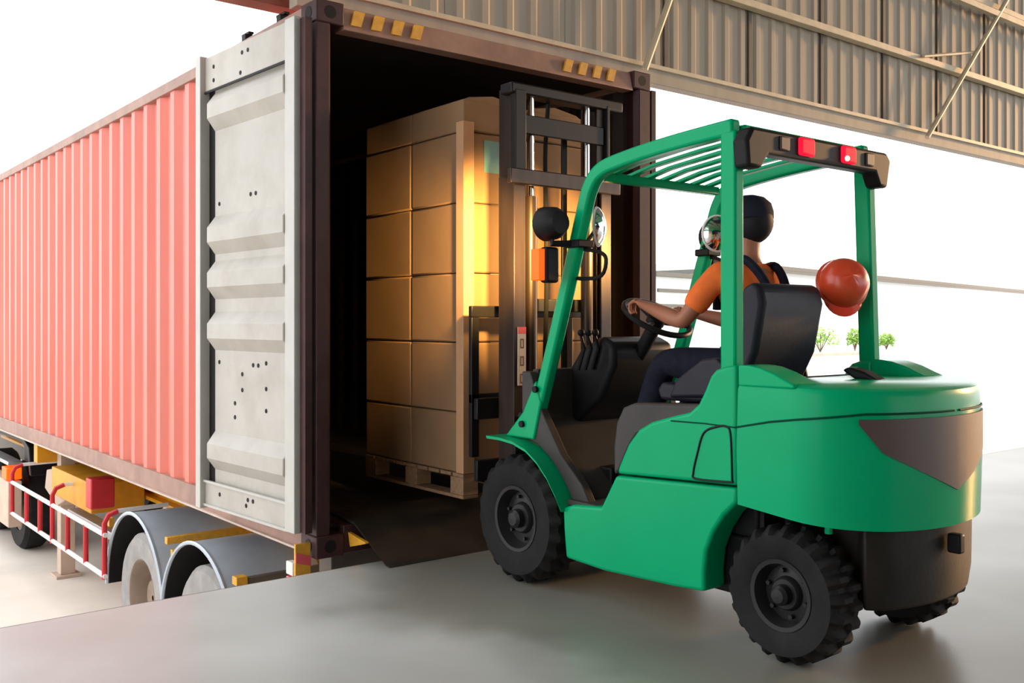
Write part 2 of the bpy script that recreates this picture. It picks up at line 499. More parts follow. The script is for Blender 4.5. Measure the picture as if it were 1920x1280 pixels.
# header, sill, roof, floor, far end
MB().prism([(CY0 + 0.002, CT - 0.135), (CY0 + 0.10, CT - 0.135), (CY0 + 0.16, CT - 0.05), (CY0 + 0.16, CT - 0.01), (CY0 + 0.03, CT - 0.01)], 'x', CX0 + 0.16, CX1 - 0.16).build('door_header', M['crail'], ct, 0.004)
MB().prism([(CY0 + 0.004, 0.01), (CY0 + 0.16, 0.01), (CY0 + 0.16, 0.165), (CY0 + 0.004, 0.155)], 'x', CX0 + 0.16, CX1 - 0.16).build('door_sill', M['cmar'], ct, 0.004)
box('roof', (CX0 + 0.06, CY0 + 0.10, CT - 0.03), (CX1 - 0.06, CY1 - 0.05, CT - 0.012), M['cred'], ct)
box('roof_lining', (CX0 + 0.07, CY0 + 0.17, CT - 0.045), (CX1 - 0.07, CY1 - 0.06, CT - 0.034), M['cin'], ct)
pw = (CX1 - CX0 - 0.2) / 8
for i in range(8):
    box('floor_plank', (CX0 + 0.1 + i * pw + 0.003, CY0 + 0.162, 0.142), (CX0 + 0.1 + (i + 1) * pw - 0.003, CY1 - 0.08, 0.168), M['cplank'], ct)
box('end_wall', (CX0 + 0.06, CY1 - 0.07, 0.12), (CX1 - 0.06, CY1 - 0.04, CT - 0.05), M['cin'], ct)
for i in range(18):
    y = CY0 + 0.5 + i * 0.64
    box('cross_member', (CX0 + 0.08, y, 0.03), (CX1 - 0.08, y + 0.045, 0.14), M['crail'], ct)
# yellow hazard stripes on the header
for xs in (CX0 + 0.20, CX1 - 0.78):
    for i in range(4):
        x = xs + i * 0.125
        zt, zb = CT - 0.025, CT - 0.105
        MB().prism([(x, zb), (x + 0.06, zb), (x + 0.085, zt), (x + 0.025, zt)], 'y', CY0 - 0.004, CY0 + 0.012).build('hazard_stripe', M['yellow'], ct)
# roof fittings over the folded door
for y in (4.98, 5.45):
    MB().box((CX0 + 0.0, y, CT - 0.015), (CX0 + 0.05, y + 0.05, CT + 0.02)).box((CX0 + 0.01, y - 0.03, CT + 0.018), (CX0 + 0.04, y + 0.075, CT + 0.03)).build('roof_lug', M['gasket'], ct)

def leaf(side):
    """steel door swung right round against the side wall; side=-1 left, +1 right"""
    pivot = Vector(((CX0 - 0.045) if side < 0 else (CX1 + 0.045), CY0 + 0.06, 0))
    ang = radians(3.4) * (1 if side < 0 else -1)
    rot = Matrix.Rotation(ang, 3, 'Z')
    W, z0, z1 = 1.16, 0.135, 2.80
    s = -1 if side < 0 else 1
    # local: u along the leaf (0..W), n outwards
    def tr(u, n, z):
        v = rot @ Vector((s * n, u, 0))
        return (pivot.x + v.x, pivot.y + v.y, z)
    def bx(u0, n0, z0_, u1, n1, z1_, mb=None):
        mb = mb or MB()
        c = [tr(u, n, z) for z in (z0_, z1_) for (u, n) in ((u0, n0), (u1, n0), (u1, n1), (u0, n1))]
        return mb.add(c, [(0, 3, 2, 1), (4, 5, 6, 7), (0, 1, 5, 4), (1, 2, 6, 5), (2, 3, 7, 6), (3, 0, 4, 7)])
    d = bx(0.0, -0.012, z0, 0.10, 0.052, z1).build('door', M['doorlt'], ct, 0.004)
    d['label'] = 'grey steel door leaf folded flat against the container side'
    bx(W - 0.065, -0.012, z0 - 0.02, W, 0.062, z1 + 0.01).build('door_edge', M['doorlt'], d, 0.004)
    bx(0.10, -0.012, z1 - 0.20, W - 0.065, 0.03, z1).build('top_plate', M['door'], d, 0.003)
    bx(0.10, -0.012, z0, W - 0.065, 0.03, z0 + 0.14).build('bottom_plate', M['door'], d, 0.003)
    bx(0.10, 0.028, z0 + 0.137, W - 0.065, 0.042, z0 + 0.15).build('bottom_strip', M['doorlt'], d)
    bx(0.10, 0.028, z0 - 0.004, W - 0.065, 0.042, z0 + 0.01).build('bottom_strip', M['doorlt'], d)
    bx(0.10, 0.028, z1 - 0.215, W - 0.065, 0.036, z1 - 0.203).build('gasket_line', M['gasket'], d)
    bx(W - 0.155, -0.011, z0 + 0.02, W - 0.067, 0.004, z1 - 0.02).build('gasket', M['gasket'], d)
    # ribbed panel: profile over height
    ribs = [(2.46, 0.085), (1.73, 0.085), (1.465, 0.085), (1.165, 0.085), (0.46, 0.085)]
    prof = [(0.0, z1 - 0.2)]
    for zc, hh in ribs:
        prof += [(0.0, zc + hh + 0.035), (0.052, zc + hh - 0.035), (0.052, zc - hh + 0.05), (0.0, zc - hh - 0.02)]
    prof += [(0.0, z0 + 0.14)]
    vs, fs = [], []
    n = len(prof)
    for u in (0.10, W - 0.148):
        for q, z in prof: vs.append(tr(u, q + 0.008, z))
    for u in (0.10, W - 0.148):
        for q, z in prof: vs.append(tr(u, -0.010, z))
    for i in range(n - 1):
        fs.append((i, i + 1, n + i + 1, n + i))
        fs.append((2 * n + i, 3 * n + i, 3 * n + i + 1, 2 * n + i + 1))
        fs.append((i, 2 * n + i, 2 * n + i + 1, i + 1))
        fs.append((n + i, n + i + 1, 3 * n + i + 1, 3 * n + i))
    MB().add(vs, fs).build('ribbed_panel', M['door'], d, 0.006, ang=25)
    # bolt holes
    hs = MB()
    spots = [(0.62, z1 - 0.06), (0.55, z1 - 0.06), (0.98, z1 - 0.07), (0.98, z1 - 0.15), (0.64, z1 - 0.17), (0.56, 1.94), (0.50, 1.94), (0.95, 1.92),
             (0.53, 0.985), (0.47, 0.985), (0.95, 0.99), (0.66, 0.93), (0.66, 0.84), (0.75, 0.76), (0.75, 0.68), (0.38, 1.0), (0.38, 0.86), (0.38, 0.74), (0.16, 0.98), (0.16, 0.84), (0.16, 0.72),
             (0.55, 0.235), (0.49, 0.235), (0.57, 0.20), (0.90, 0.22)]
    for (u, z) in spots:
        nn = 0.031 if (z > z1 - 0.2 or z < z0 + 0.14) else 0.009
        o_ = Vector(tr(u, nn, z))
        ax = rot @ Vector((s, 0, 0))
        hs.lathe([(0.0, 0.002), (0.012, 0.002), (0.013, -0.001)], o_, ax, 8)
    b = hs.build('bolt', M['gasket'], d)
    b['kind'] = 'stuff'
    for z in (0.35, 0.95, 1.6, 2.2, 2.65):
        MB().tube([tr(-0.01, 0.0, z - 0.07), tr(-0.01, 0.0, z + 0.07)], 0.018, 8).build('hinge', M['cmar'], d)
    bx(-0.055, -0.02, 0.14, -0.004, 0.02, 2.79).build('hinge_strip', M['cmar'], d)
leaf(-1)
leaf(1)

# ------------------------------------------------------------------ trailer under the container
TY0, TY1 = 4.62, 15.2
tr_ = empty('semi_trailer', (3.595, 8, YD), 'yellow container trailer with blue-grey mudguards and a red and white side guard', 'trailer')
for x in (3.05, 4.14):
    MB().prism([(x - 0.09, -0.05), (x + 0.09, -0.05), (x + 0.09, -0.08), (x + 0.012, -0.08), (x + 0.012, -0.36), (x + 0.09, -0.36), (x + 0.09, -0.39), (x - 0.09, -0.39), (x - 0.09, -0.36), (x - 0.012, -0.36), (x - 0.012, -0.08), (x - 0.09, -0.08)], 'y', TY0, TY1).build('main_beam', M['chas'], tr_)
for y in (4.66, 8.55, 10.7, 14.9):
    box('cross_beam', (CX0 + (0.14 if y < 5 else 0.60 if y < 9 else 0.06), y, -0.20), (CX1 - 0.06, y + 0.14, -0.006), M['seam'] if y < 5 else M['chas'], tr_, 0.005)
def wheel(prefix, y, x0, x1, parent):
    sgn = -1
    w = x1 - x0
    cx = (x0 + x1) / 2
    t = MB().lathe([(0.29, -w / 2 + 0.02), (0.33, -w / 2), (0.46, -w / 2), (0.495, -w / 2 + 0.03), (0.50, 0), (0.495, w / 2 - 0.03), (0.46, w / 2), (0.33, w / 2), (0.29, w / 2 - 0.02)], (cx, y, YD + 0.5), (1, 0, 0), 40).build('tyre', M['ttyre'], parent)
    MB().lathe([(0.02, -w / 2 + 0.09), (0.13, -w / 2 + 0.09), (0.15, -w / 2 + 0.13), (0.25, -w / 2 + 0.15), (0.29, -w / 2 + 0.02), (0.30, -w / 2 + 0.01), (0.30, w / 2 - 0.01), (0.02, w / 2 - 0.02)], (cx, y, YD + 0.5), (1, 0, 0), 32).build('rim', M['trim_'], t)
    return t
for y in (6.20, 7.46):
    for x0, x1 in ((2.40, 2.66), (2.69, 2.95), (4.24, 4.50), (4.53, 4.79)):
        wheel('t', y, x0, x1, tr_)
    tube('axle', [(2.5, y, YD + 0.5), (4.7, y, YD + 0.5)], 0.06, M['seam'], tr_)
    for xa, xb in ((2.345, 3.0), (4.19, 4.845)):
        pts = arc(y, YD + 0.5, 0.655, 0, 180, 28)
        prof = [(p, q) for p, q in pts]
        ring = MB()
        n = len(prof)
        vs = []
        for x in (xa, xb):
            for p, q in prof: vs.append((x, p, q))
            for p, q in arc(y, YD + 0.5, 0.645, 0, 180, 28): vs.append((x, p, q))
        fs = []
        for i in range(n - 1):
            fs += [(i, i + 1, 2 * n + i + 1, 2 * n + i), (n + i, 3 * n + i, 3 * n + i + 1, n + i + 1), (i, n + i, n + i + 1, i + 1), (2 * n + i, 2 * n + i + 1, 3 * n + i + 1, 3 * n + i)]
        fs += [(0, 2 * n, 3 * n, n), (n - 1, 2 * n - 1, 4 * n - 1, 3 * n - 1)]
        mg = ring.add(vs, fs).build('mudguard', M['mud'], tr_)
        ln = MB()
        inn = arc(y, YD + 0.5, 0.643, 0, 180, 28)
        out_ = arc(y, YD + 0.5, 0.6445, 0, 180, 28)
        ln.prism(inn + out_[::-1], 'x', xa + 0.012, xb - 0.012).build('liner', M['gasket'], mg)
        xl = xa if xa < 3 else xb
        MB().tube([(xl, p, q) for p, q in arc(y, YD + 0.5, 0.652, 0, 180, 28)], 0.014, 6).build('rolled_edge', M['mud'], mg)
# brackets and rear markers
MB().bar((2.37, 6.83, -0.30), (3.1, 6.83, -0.30), 0.05, 0.05).build('mudguard_bracket', M['yellow'], tr_, 0.004)
MB().bar((2.38, 6.75, -0.38), (2.46, 6.75, -0.38), 0.04, 0.06).build('bracket_lug', M['yellow'], tr_, 0.004)
MB().bar((2.36, 5.55, -0.33), (3.1, 5.55, -0.33), 0.05, 0.06).build('rear_bracket', M['seam'], tr_, 0.004)
MB().bar((2.33, 5.55, -0.31), (2.40, 5.55, -0.31), 0.07, 0.05).build('bracket_lug', M['yellow'], tr_, 0.004)
MB().bar((2.38, 5.55, -0.5), (2.38, 5.55, -0.34), 0.04, 0.04).build('bracket_leg', M['yellow'], tr_, 0.004)
MB().bar((2.32, 4.64, -0.30), (2.60, 4.64, -0.30), 0.03, 0.04).build('marker_bracket', M['seam'], tr_)
mk = box('marker_board', (2.258, 4.60, -0.48), (2.345, 4.618, 0.085), M['yellow'], tr_, 0.003)
MB().prism([(2.259, -0.01), (2.344, -0.035), (2.344, 0.015), (2.259, 0.040)], 'y', 4.595, 4.5995).build('reflective_band', M['pinkred'], mk)
box('tail_lamp', (2.30, 4.72, -0.20), (2.34, 4.80, -0.12), M['pinkred'], tr_, 0.006)
box('tail_lamp', (2.30, 4.72, -0.11), (2.34, 4.80, -0.04), M['white'], tr_, 0.006)
box('rear_bumper', (2.46, 4.60, -0.75), (4.73, 4.68, -0.60), M['white'], tr_, 0.006)
# boxes and landing gear between guard and beams
box('tool_box', (2.48, 9.05, -0.47), (2.95, 10.4, -0.20), M['chas'], tr_, 0.01)
box('extinguisher_box', (2.40, 8.76, -0.38), (2.60, 8.92, -0.12), M['red'], tr_, 0.012)
MB().prism([(9.9, -0.42), (10.5, -0.62), (10.98, -0.50), (10.9, -0.30), (10.4, -0.22)], 'x', 2.55, 2.80).build('landing_leg_housing', M['tan'], tr_, 0.01)
box('landing_leg', (2.60, 10.55, YD + 0.03), (2.74, 10.69, -0.06), M['tan'], tr_, 0.006)
box('landing_foot', (2.55, 10.5, YD), (2.79, 10.74, YD + 0.03), M['tan'], tr_, 0.004)
box('landing_leg', (4.45, 10.55, YD + 0.03), (4.59, 10.69, -0.06), M['tan'], tr_, 0.006)
box('landing_foot', (4.40, 10.5, YD), (4.64, 10.74, YD + 0.03), M['tan'], tr_, 0.004)
box('side_sill', (2.50, 8.1, -0.62), (2.62, 9.9, -0.55), M['galv'], tr_, 0.006)
box('marker_lamp', (2.34, 8.03, -0.40), (2.38, 8.11, -0.33), M['yellow'], tr_, 0.006)
# side guard
GX = 2.30
for z in (-0.45, -0.775):
    MB().tube([(GX, 7.99, z), (GX, 11.28, z)], 0.020, 8).build('guard_rail', M['white'], tr_)
for i, y in enumerate((8.02, 8.54, 9.10, 9.62, 10.08, 10.62, 11.26)):
    if i in (0, 3, 6):
        pth = [(GX, y, -0.80), (GX, y, -0.36), (GX + 0.03, y, -0.30), (GX + 0.10, y, -0.275), (GX + 0.5, y, -0.27)]
        MB().tube(pth[:4], 0.022, 8).build('guard_post', M['red'], tr_)
        MB().tube(pth[3:], 0.018, 8).build('guard_arm', M['white'], tr_)
    else:
        MB().tube([(GX, y, -0.775), (GX, y, -0.45)], 0.022, 8).build('guard_post', M['red'], tr_)

# tractor unit: only its rear end shows beyond the guard
tk = empty('truck_tractor', (3.6, 13, YD), 'rear end of a truck tractor, dark mudguard and tan side skirt beyond the guard', 'truck')
box('chassis_frame', (3.1, 11.2, -0.66), (4.1, 17.0, -0.46), M['seam'], tk, 0.01)
for y in (12.25, 13.6):
    for x0, x1 in ((2.55, 2.82), (4.38, 4.65)):
        t = MB().lathe([(0.29, -0.12), (0.46, -0.135), (0.50, -0.09), (0.50, 0.09), (0.46, 0.135), (0.29, 0.12)], ((x0 + x1) / 2, y, YD + 0.5), (1, 0, 0), 32).build('tyre', M['tyre'], tk)
        MB().lathe([(0.02, -0.06), (0.2, -0.05), (0.29, -0.11), (0.29, 0.11), (0.02, 0.05)], ((x0 + x1) / 2, y, YD + 0.5), (1, 0, 0), 24).build('rim', M['trim_'], t)
    tube('axle', [(2.65, y, YD + 0.5), (4.55, y, YD + 0.5)], 0.06, M['seam'], tk)
MB().prism([(11.35, -0.42), (11.45, -0.12), (11.75, -0.03), (14.3, -0.03), (14.3, -0.10), (11.8, -0.10), (11.52, -0.18), (11.43, -0.42)], 'x', 2.50, 2.90).build('mudguard', M['fblack'], tk, 0.01)
box('air_tank', (2.55, 11.50, -0.33), (2.85, 11.9, -0.13), M['fblack'], tk, 0.03)
sk = box('side_skirt', (2.36, 11.75, -1.02), (2.50, 15.5, -0.52), M['tan'], tk, 0.01)
box('skirt_lamp', (2.345, 11.76, -0.50), (2.50, 12.0, -0.37), M['oran'], tk, 0.01)
box('skirt_rail', (2.36, 11.75, -0.34), (2.50, 15.5, -0.30), M['galv'], tk, 0.004)

# ------------------------------------------------------------------ dock plate bridging the gap
dp = empty('dock_plate', (3.5, 4.4, 0), 'dark steel dock plate with yellow edges at the container sill', 'dock plate')
def dpl(x0, x1, nm, m, dz=0.0):
    return MB().prism([(4.20, 0.002 + dz), (4.22, 0.010 + dz), (4.53, 0.172 + dz), (4.80, 0.186 + dz), (4.80, 0.176 + dz), (4.53, 0.160 + dz)], 'x', x0, x1).build(nm, m, dp)
dpl(2.56, 4.62, 'plate', M['plate'])
MB().prism([(4.56, 0.118), (4.38, 0.095), (4.38, 0.088), (4.54, 0.045)], 'x', 2.54, 2.559).build('side_web', M['yellow'], dp)
MB().prism([(4.56, 0.118), (4.38, 0.095), (4.38, 0.088), (4.54, 0.045)], 'x', 4.621, 4.64).build('side_web', M['yellow'], dp)
MB().prism([(4.175, 0.001), (4.185, 0.008), (4.199, 0.010), (4.199, 0.002)], 'x', 2.56, 4.62).build('front_edge', M['plate'], dp)

# ------------------------------------------------------------------ pallet and cartons on the forks
SX0, SX1, SY0, SY1 = 3.06, 3.96, 4.24, 5.28
ZP = 0.275
pal = empty('pallet', ((SX0 + SX1) / 2, (SY0 + SY1) / 2, ZP), 'wooden pallet under the carton stack, raised on the forks', 'pallet')
XM = (SX0 + SX1) / 2
bw = 0.10
for i in range(9):
    y = SY0 + 0.005 + i * (SY1 - SY0 - bw - 0.01) / 8
    box('deck_board', (SX0, y, ZP + 0.115), (SX1, y + bw, ZP + 0.135), M['wood'], pal, 0.003)
for x in (SX0, XM - 0.05, SX1 - 0.10):
    box('bottom_board', (x, SY0 + 0.005, ZP), (x + 0.10, SY1 - 0.005, ZP + 0.018), M['wood'], pal, 0.003)
    for y in (SY0 + 0.005, (SY0 + SY1) / 2 - 0.06, SY1 - 0.125):
        box('block', (x, y, ZP + 0.019), (x + 0.10, y + 0.12, ZP + 0.114), M['wood'], pal, 0.003)
zl = [0.411, 0.738, 1.115, 1.490, 1.870, 2.250, 2.425]
lay = ['bottom layer', 'second layer up', 'third layer up', 'third layer down', 'second layer down', 'top layer']
XH, YH = (SX0 + SX1) / 2, (SY0 + SY1) / 2
cols = [(SX0, XH, SY0, YH, 'near left corner of the stack'), (XH, SX1, SY0, YH, 'at the right behind the mast'), (SX0, XH, YH, SY1, 'left side deeper in the container')]
for k in range(6):
    for ci, (a, b, c, d, where) in enumerate(cols):
        g = 0.004
        j = random.uniform(-0.003, 0.003)
        z0, z1 = zl[k] + 0.002, zl[k + 1] - 0.002
        r = empty('cardboard_box', ((a + b) / 2, (c + d) / 2, zl[k]), 'brown carton in %s, %s' % (lay[k], where), 'carton', 'cartons stacked on the pallet')
        x0, x1, y0, y1 = a + g + j, b - g + j, c + g + abs(j), d - g
        MB().box((x0, y0, z0), (x1, y1, z1)).build('body', M['carton'], r, 0.010)
        box('tape', ((x0 + x1) / 2 - 0.03, y0 + 0.01, z1 - 0.001), ((x0 + x1) / 2 + 0.03, y1 - 0.01, z1 + 0.0012), M['tape'], r)
        if k == 5:
            # bulging top flaps
            MB().prism([(x0 + 0.01, z1 - 0.004), (x1 - 0.01, z1 - 0.004), (x1 - 0.06, z1 + 0.02), ((x0 + x1) / 2, z1 + (0.045 if ci < 2 else 0.01)), (x0 + 0.06, z1 + 0.02)], 'y', y0 + 0.02, y1 - 0.03).build('flap', M['carton'], r, 0.008)
        if k == 4 and ci == 0:
            box('sticker', (3.20, y0 - 0.0015, 2.04), (3.335, y0 + 0.001, 2.215), M['teal'], r)
cb = empty('corner_board', (SX0, SY0, 0.42), 'tan cardboard edge protector standing at the near corner of the stack', 'edge protector')
MB().prism([(SX0 - 0.010, SY0 - 0.012), (SX0 + 0.060, SY0 - 0.012), (SX0 + 0.060, SY0 - 0.006), (SX0 - 0.004, SY0 - 0.006), (SX0 - 0.004, SY0 + 0.055), (SX0 - 0.010, SY0 + 0.055)], 'z', 0.415, 2.30).build('angle', M['board'], cb)

# ------------------------------------------------------------------ forklift
FX = 3.42
XL, XR = 2.90, 3.94
fk = empty('forklift', (FX, 2.85, 0), 'green counterbalance forklift driving a pallet of cartons into the container', 'forklift')
def both(fn):
    fn(1); fn(-1)
def mx(x, s):
    return x if s > 0 else 2 * FX - x
# side panels (built on the left, mirrored to the right)
low = [(3.245, 0.175), (3.26, 0.30), (3.265, 0.395), (3.20, 0.418), (3.02, 0.435), (2.932, 0.580)] 
low += [(2.30, 0.611), (2.30, 0.555), (2.36, 0.50), (2.41, 0.43), (2.445, 0.35), (2.455, 0.27), (2.453, 0.195), (2.60, 0.182), (3.0, 0.165)]
up = [(2.926, 0.588), (2.915, 0.62), (2.86, 0.72), (2.80, 0.785), (2.73, 0.822), (2.60, 0.858), (2.53, 0.875), (2.485, 0.91), (2.455, 0.96), (2.425, 1.02), (2.40, 1.045), (2.36, 1.058), (2.30, 1.066), (2.30, 0.619)]
for s in (1, -1):
    a, b = mx(XL, s), mx(XL + 0.13, s)
    MB().prism(low, 'x', min(a, b), max(a, b)).build('lower_side_panel', M['green'], fk, 0.014, seg=3)
    MB().prism(up, 'x', min(a, b), max(a, b)).build('upper_side_panel', M['green'], fk, 0.016, seg=3)
    # access hatch outlined by its seal
    xs = mx(XL - 0.001, s)
    hp = [(2.318, 0.635), (2.325, 0.80), (2.345, 0.835), (2.40, 0.828), (2.455, 0.80), (2.485, 0.72), (2.505, 0.645), (2.49, 0.622), (2.33, 0.630)]
    hp = [Vector((xs, y, z)) for y, z in hp]
    MB().tube(spline(hp + [hp[0]], 5)[:-1], 0.0045, 6, True).build('hatch_seal', M['fblack'], fk)
    # mat edge running over the step and hood
    m1 = [(2.955, 0.58), (2.955, 0.70), (2.94, 0.80), (2.90, 0.868), (2.84, 0.890), (2.50, 0.905), (2.45, 0.93), (2.45, 0.86), (2.60, 0.845), (2.74, 0.80), (2.82, 0.76), (2.86, 0.71), (2.92, 0.60)]
    x0, x1 = mx(XL + 0.012, s), mx(XL + 0.10, s)
    MB().prism(m1, 'x', min(x0, x1), max(x0, x1)).build('hood_side_trim', M['fgrey'], fk, 0.012)
    # front fender
    fpts = [(3.80, 0.672), (3.70, 0.672), (3.60, 0.663), (3.50, 0.635), (3.42, 0.588), (3.35, 0.525), (3.29, 0.45), (3.255, 0.395)]
    ft = fpts + [(y - 0.006, z - 0.014) for y, z in reversed(fpts)]
    x0, x1 = mx(2.875, s), mx(3.16, s)
    MB().prism(ft, 'x', min(x0, x1), max(x0, x1)).build('front_fender', M['green'], fk, 0.004)
    # inner fender wall: dark grey shell beneath the cowl
    ip = [(3.62, 0.68), (3.50, 0.65), (3.42, 0.60), (3.35, 0.54), (3.29, 0.465), (3.262, 0.425), (3.15, 0.425), (3.20, 0.50), (3.34, 0.62), (3.47, 0.80), (3.56, 0.99), (3.62, 0.99)]
    x0, x1 = mx(2.955, s), mx(3.0, s)
    MB().prism(ip, 'x', min(x0, x1), max(x0, x1)).build('cowl_side', M['fgrey'], fk, 0.006)
# chassis core, floor, toe board, cowl
box('frame', (XL + 0.135, 2.30, 0.17), (XR - 0.135, 3.24, 0.40), M['fblack'], fk, 0.01)
box('frame_nose', (FX - 0.24, 3.24, 0.15), (FX + 0.24, 3.86, 0.55), M['fblack'], fk, 0.01)
box('floor_plate', (XL + 0.03, 2.94, 0.405), (XR - 0.03, 3.27, 0.43), M['fgrey'], fk, 0.004)
MB().prism([(3.19, 0.43), (3.27, 0.43), (3.60, 0.72), (3.60, 1.0), (3.56, 1.0), (3.55, 0.76)], 'x', XL + 0.105, XR - 0.105).build('toe_board', M['fgrey'], fk, 0.006)
MB().prism([(3.58, 0.70), (3.36, 0.86), (3.27, 1.02), (3.27, 1.12), (3.36, 1.16), (3.50, 1.10), (3.58, 1.0)], 'x', FX - 0.20, FX + 0.22).build('dashboard', M['fblack'], fk, 0.03, seg=3)
tube('steering_column', [(FX, 3.40, 0.92), (FX, 3.19, 1.21)], 0.035, M['fblack'], fk, 12)
# steering wheel
SW = Vector((FX - 0.01, 3.17, 1.245))
nrm = Vector((0, -0.5, 0.866))
e1, e2 = Vector((1, 0, 0)), nrm.cross(Vector((1, 0, 0)))
ring = [SW + (e1 * cos(t) + e2 * sin(t)) * 0.165 for t in [2 * pi * i / 36 for i in range(36)]]
sw = tube('steering_wheel', ring, 0.014, M['fblack'], fk, 8, True)
for t in (90, 210, 330):
    tube('spoke', [SW - nrm * 0.02, SW + (e1 * cos(radians(t)) + e2 * sin(radians(t))) * 0.16], 0.011, M['fblack'], sw)
MB().lathe([(0.0, -0.035), (0.045, -0.03), (0.045, 0.0), (0.03, 0.012), (0.0, 0.014)], SW, nrm, 16).build('hub', M['fblack'], sw)
for i in range(3):
    x = FX - 0.21 - i * 0.045
    lv = tube('lever', [(x, 3.40, 1.0), (x, 3.36, 1.10), (x - 0.01, 3.37, 1.16)], 0.008, M['fblack'], fk)
    MB().ball((x - 0.01, 3.37, 1.175), 0.018, 10, 6).build('lever_knob', M['fblack'], lv)
# engine hood / seat pedestal
MB().prism([(2.90, 0.40), (2.95, 0.55), (2.95, 0.78), (2.88, 0.875), (2.30, 0.905), (2.30, 0.40)], 'x', XL + 0.132, XR - 0.132).build('engine_hood', M['fblack'], fk, 0.02, seg=3)
MB().prism([(2.44, 0.86), (2.44, 0.94), (2.38, 1.0), (2.30, 1.01), (2.30, 0.86)], 'x', XL + 0.132, XR - 0.132).build('hood_back', M['fblack'], fk, 0.01)
# seat
st = MB().prism([(2.93, 0.885), (2.95, 0.93), (2.92, 0.965), (2.80, 0.955), (2.62, 0.935), (2.50, 0.95), (2.48, 0.91), (2.50, 0.885)], 'x', 3.17, 3.65).build('seat_cushion', M['seat'], fk, 0.025, seg=3)
MB().prism([(2.54, 0.93), (2.49, 0.93), (2.40, 1.10), (2.36, 1.30), (2.375, 1.365), (2.42, 1.385), (2.47, 1.36), (2.475, 1.25), (2.52, 1.08)], 'x', 3.14, 3.555).build('seat_backrest', M['seat'], fk, 0.045, seg=4)
for x in (3.145, 3.645):
    MB().prism([(2.86, 0.90), (2.82, 0.98), (2.68, 1.07), (2.60, 1.08), (2.53, 1.03), (2.50, 0.92)], 'x', x, x + 0.035).build('hip_restraint', M['seat'], fk, 0.015, seg=3)
# ---- counterweight
def cw_plan(inset, front, n=28, xl=XL, yc=2.06, back=1.735, ex=2.05):
    hw = FX - xl - inset
    L_ = (yc - back) - inset
    pts = [(FX - hw, front)]
    for i in range(n + 1):
        t = pi * i / n
        c, s_ = cos(t), sin(t)
        x = FX - hw * (abs(c) ** (2 / ex)) * (1 if c >= 0 else -1)
        y = yc - L_ * (abs(s_) ** (2 / ex))
        pts.append((x, y))
    pts.append((FX + hw, front))
    return pts
def zb(y):      # lower edge of the green casting
    return 0.553 - 0.055 * max(0, (2.30 - y)) / 0.6
def zt(x, y):   # deck height: humps at both sides sink to a flat rear deck
    e = min(1, max(0, (2.30 - y) / 0.24))
    e = e * e * (3 - 2 * e)
    return 1.004 - 0.012 * max(0, (2.06 - y) / 0.325)
rings = []
for fz, ins in ((0.0, 0.0), (0.03, -0.0), (0.45, -0.006), (0.80, 0.0), (0.94, 0.003), (0.98, 0.012), (1.0, 0.032)):
    r = []
    fr = [2.294]
    for (x, y) in cw_plan(ins, 2.294):
        a, b = zb(y), zt(x, y)
        r.append((x, y, a + (b - a) * fz))
    # extra points along the side so the hump can be followed
    l0, l1 = r[0], r[1]
    rr = []
    for i in range(7):
        t = i / 6
        y = l0[1] + (l1[1] - l0[1]) * t
        a, b = zb(y), zt(0, y)
        rr.append((l0[0], y, a + (b - a) * fz))
    r0, r1 = r[-2], r[-1]
    re = []
    for i in range(7):
        t = i / 6
        y = r0[1] + (r1[1] - r0[1]) * t
        a, b = zb(y), zt(0, y)
        re.append((r1[0], y, a + (b - a) * fz))
    rings.append(rr + r[2:-2] + re)
cw = MB()
n = len(rings[0])
vs = [p for r in rings for p in r]
fs = []
for i in range(len(rings) - 1):
    for j in range(n - 1):
        fs.append((i * n + j, i * n + j + 1, (i + 1) * n + j + 1, (i + 1) * n + j))
    fs.append((i * n + n - 1, i * n, (i + 1) * n, (i + 1) * n + n - 1))
top = len(rings) - 1
for i in (0, top):       # caps strip by strip, left to right
    for j in range(n // 2):
        k = n - 1 - j
        if j + 1 < k - 0 and j + 1 != k - 1 + 1:
            q = [i * n + j, i * n + j + 1, i * n + k - 1, i * n + k]
            if q[1] == q[2]: q = [q[0], q[1], q[3]]
            fs.append(tuple(q))
cwo = cw.add(vs, fs).build('counterweight', M['green'], fk, ang=28)
for s in (1, -1):
    hp_ = [(2.294, 0.99), (2.294, 1.066), (2.25, 1.066), (2.20, 1.060), (2.14, 1.042), (2.09, 1.020), (2.05, 1.0045), (2.05, 0.99)]
    xa, xb = mx(XL + 0.002, s), mx(XL + 0.15, s)
    MB().prism(hp_, 'x', min(xa, xb), max(xa, xb)).build('side_hump', M['green'], cwo, 0.018, seg=3)
# dark vent panel let into the rear quarter, following the curve
def cw_point(t, ins=0.0):
    hw, L_, ex = FX - XL - ins, 0.325 - ins, 2.05
    c, s_ = cos(t), sin(t)
    return FX - hw * (abs(c) ** (2 / ex)) * (1 if c >= 0 else -1), 2.06 - L_ * (abs(s_) ** (2 / ex))
vs, fs = [], []
K = 28
for i in range(K + 1):
    t = radians(37 + 106 * i / K)
    f_ = 1 - abs(i / K - 0.5) * 2
    x, y = cw_point(t, -0.008)
    x2, y2 = cw_point(t, 0.02)
    z1_ = 0.892
    z0_ = 0.875 - min(1, f_ / 0.22) * 0.10 - max(0, f_ - 0.22) * 0.19
    vs += [(x, y, z0_), (x, y, z1_), (x2, y2, z1_), (x2, y2, z0_)]
for i in range(K):
    for q in range(4):
        fs.append((i * 4 + q, i * 4 + (q + 1) % 4, (i + 1) * 4 + (q + 1) % 4, (i + 1) * 4 + q))
fs += [(0, 1, 2, 3), (K * 4 + 3, K * 4 + 2, K * 4 + 1, K * 4)]
MB().add(vs, fs).build('vent_panel', M['vent'], cwo)
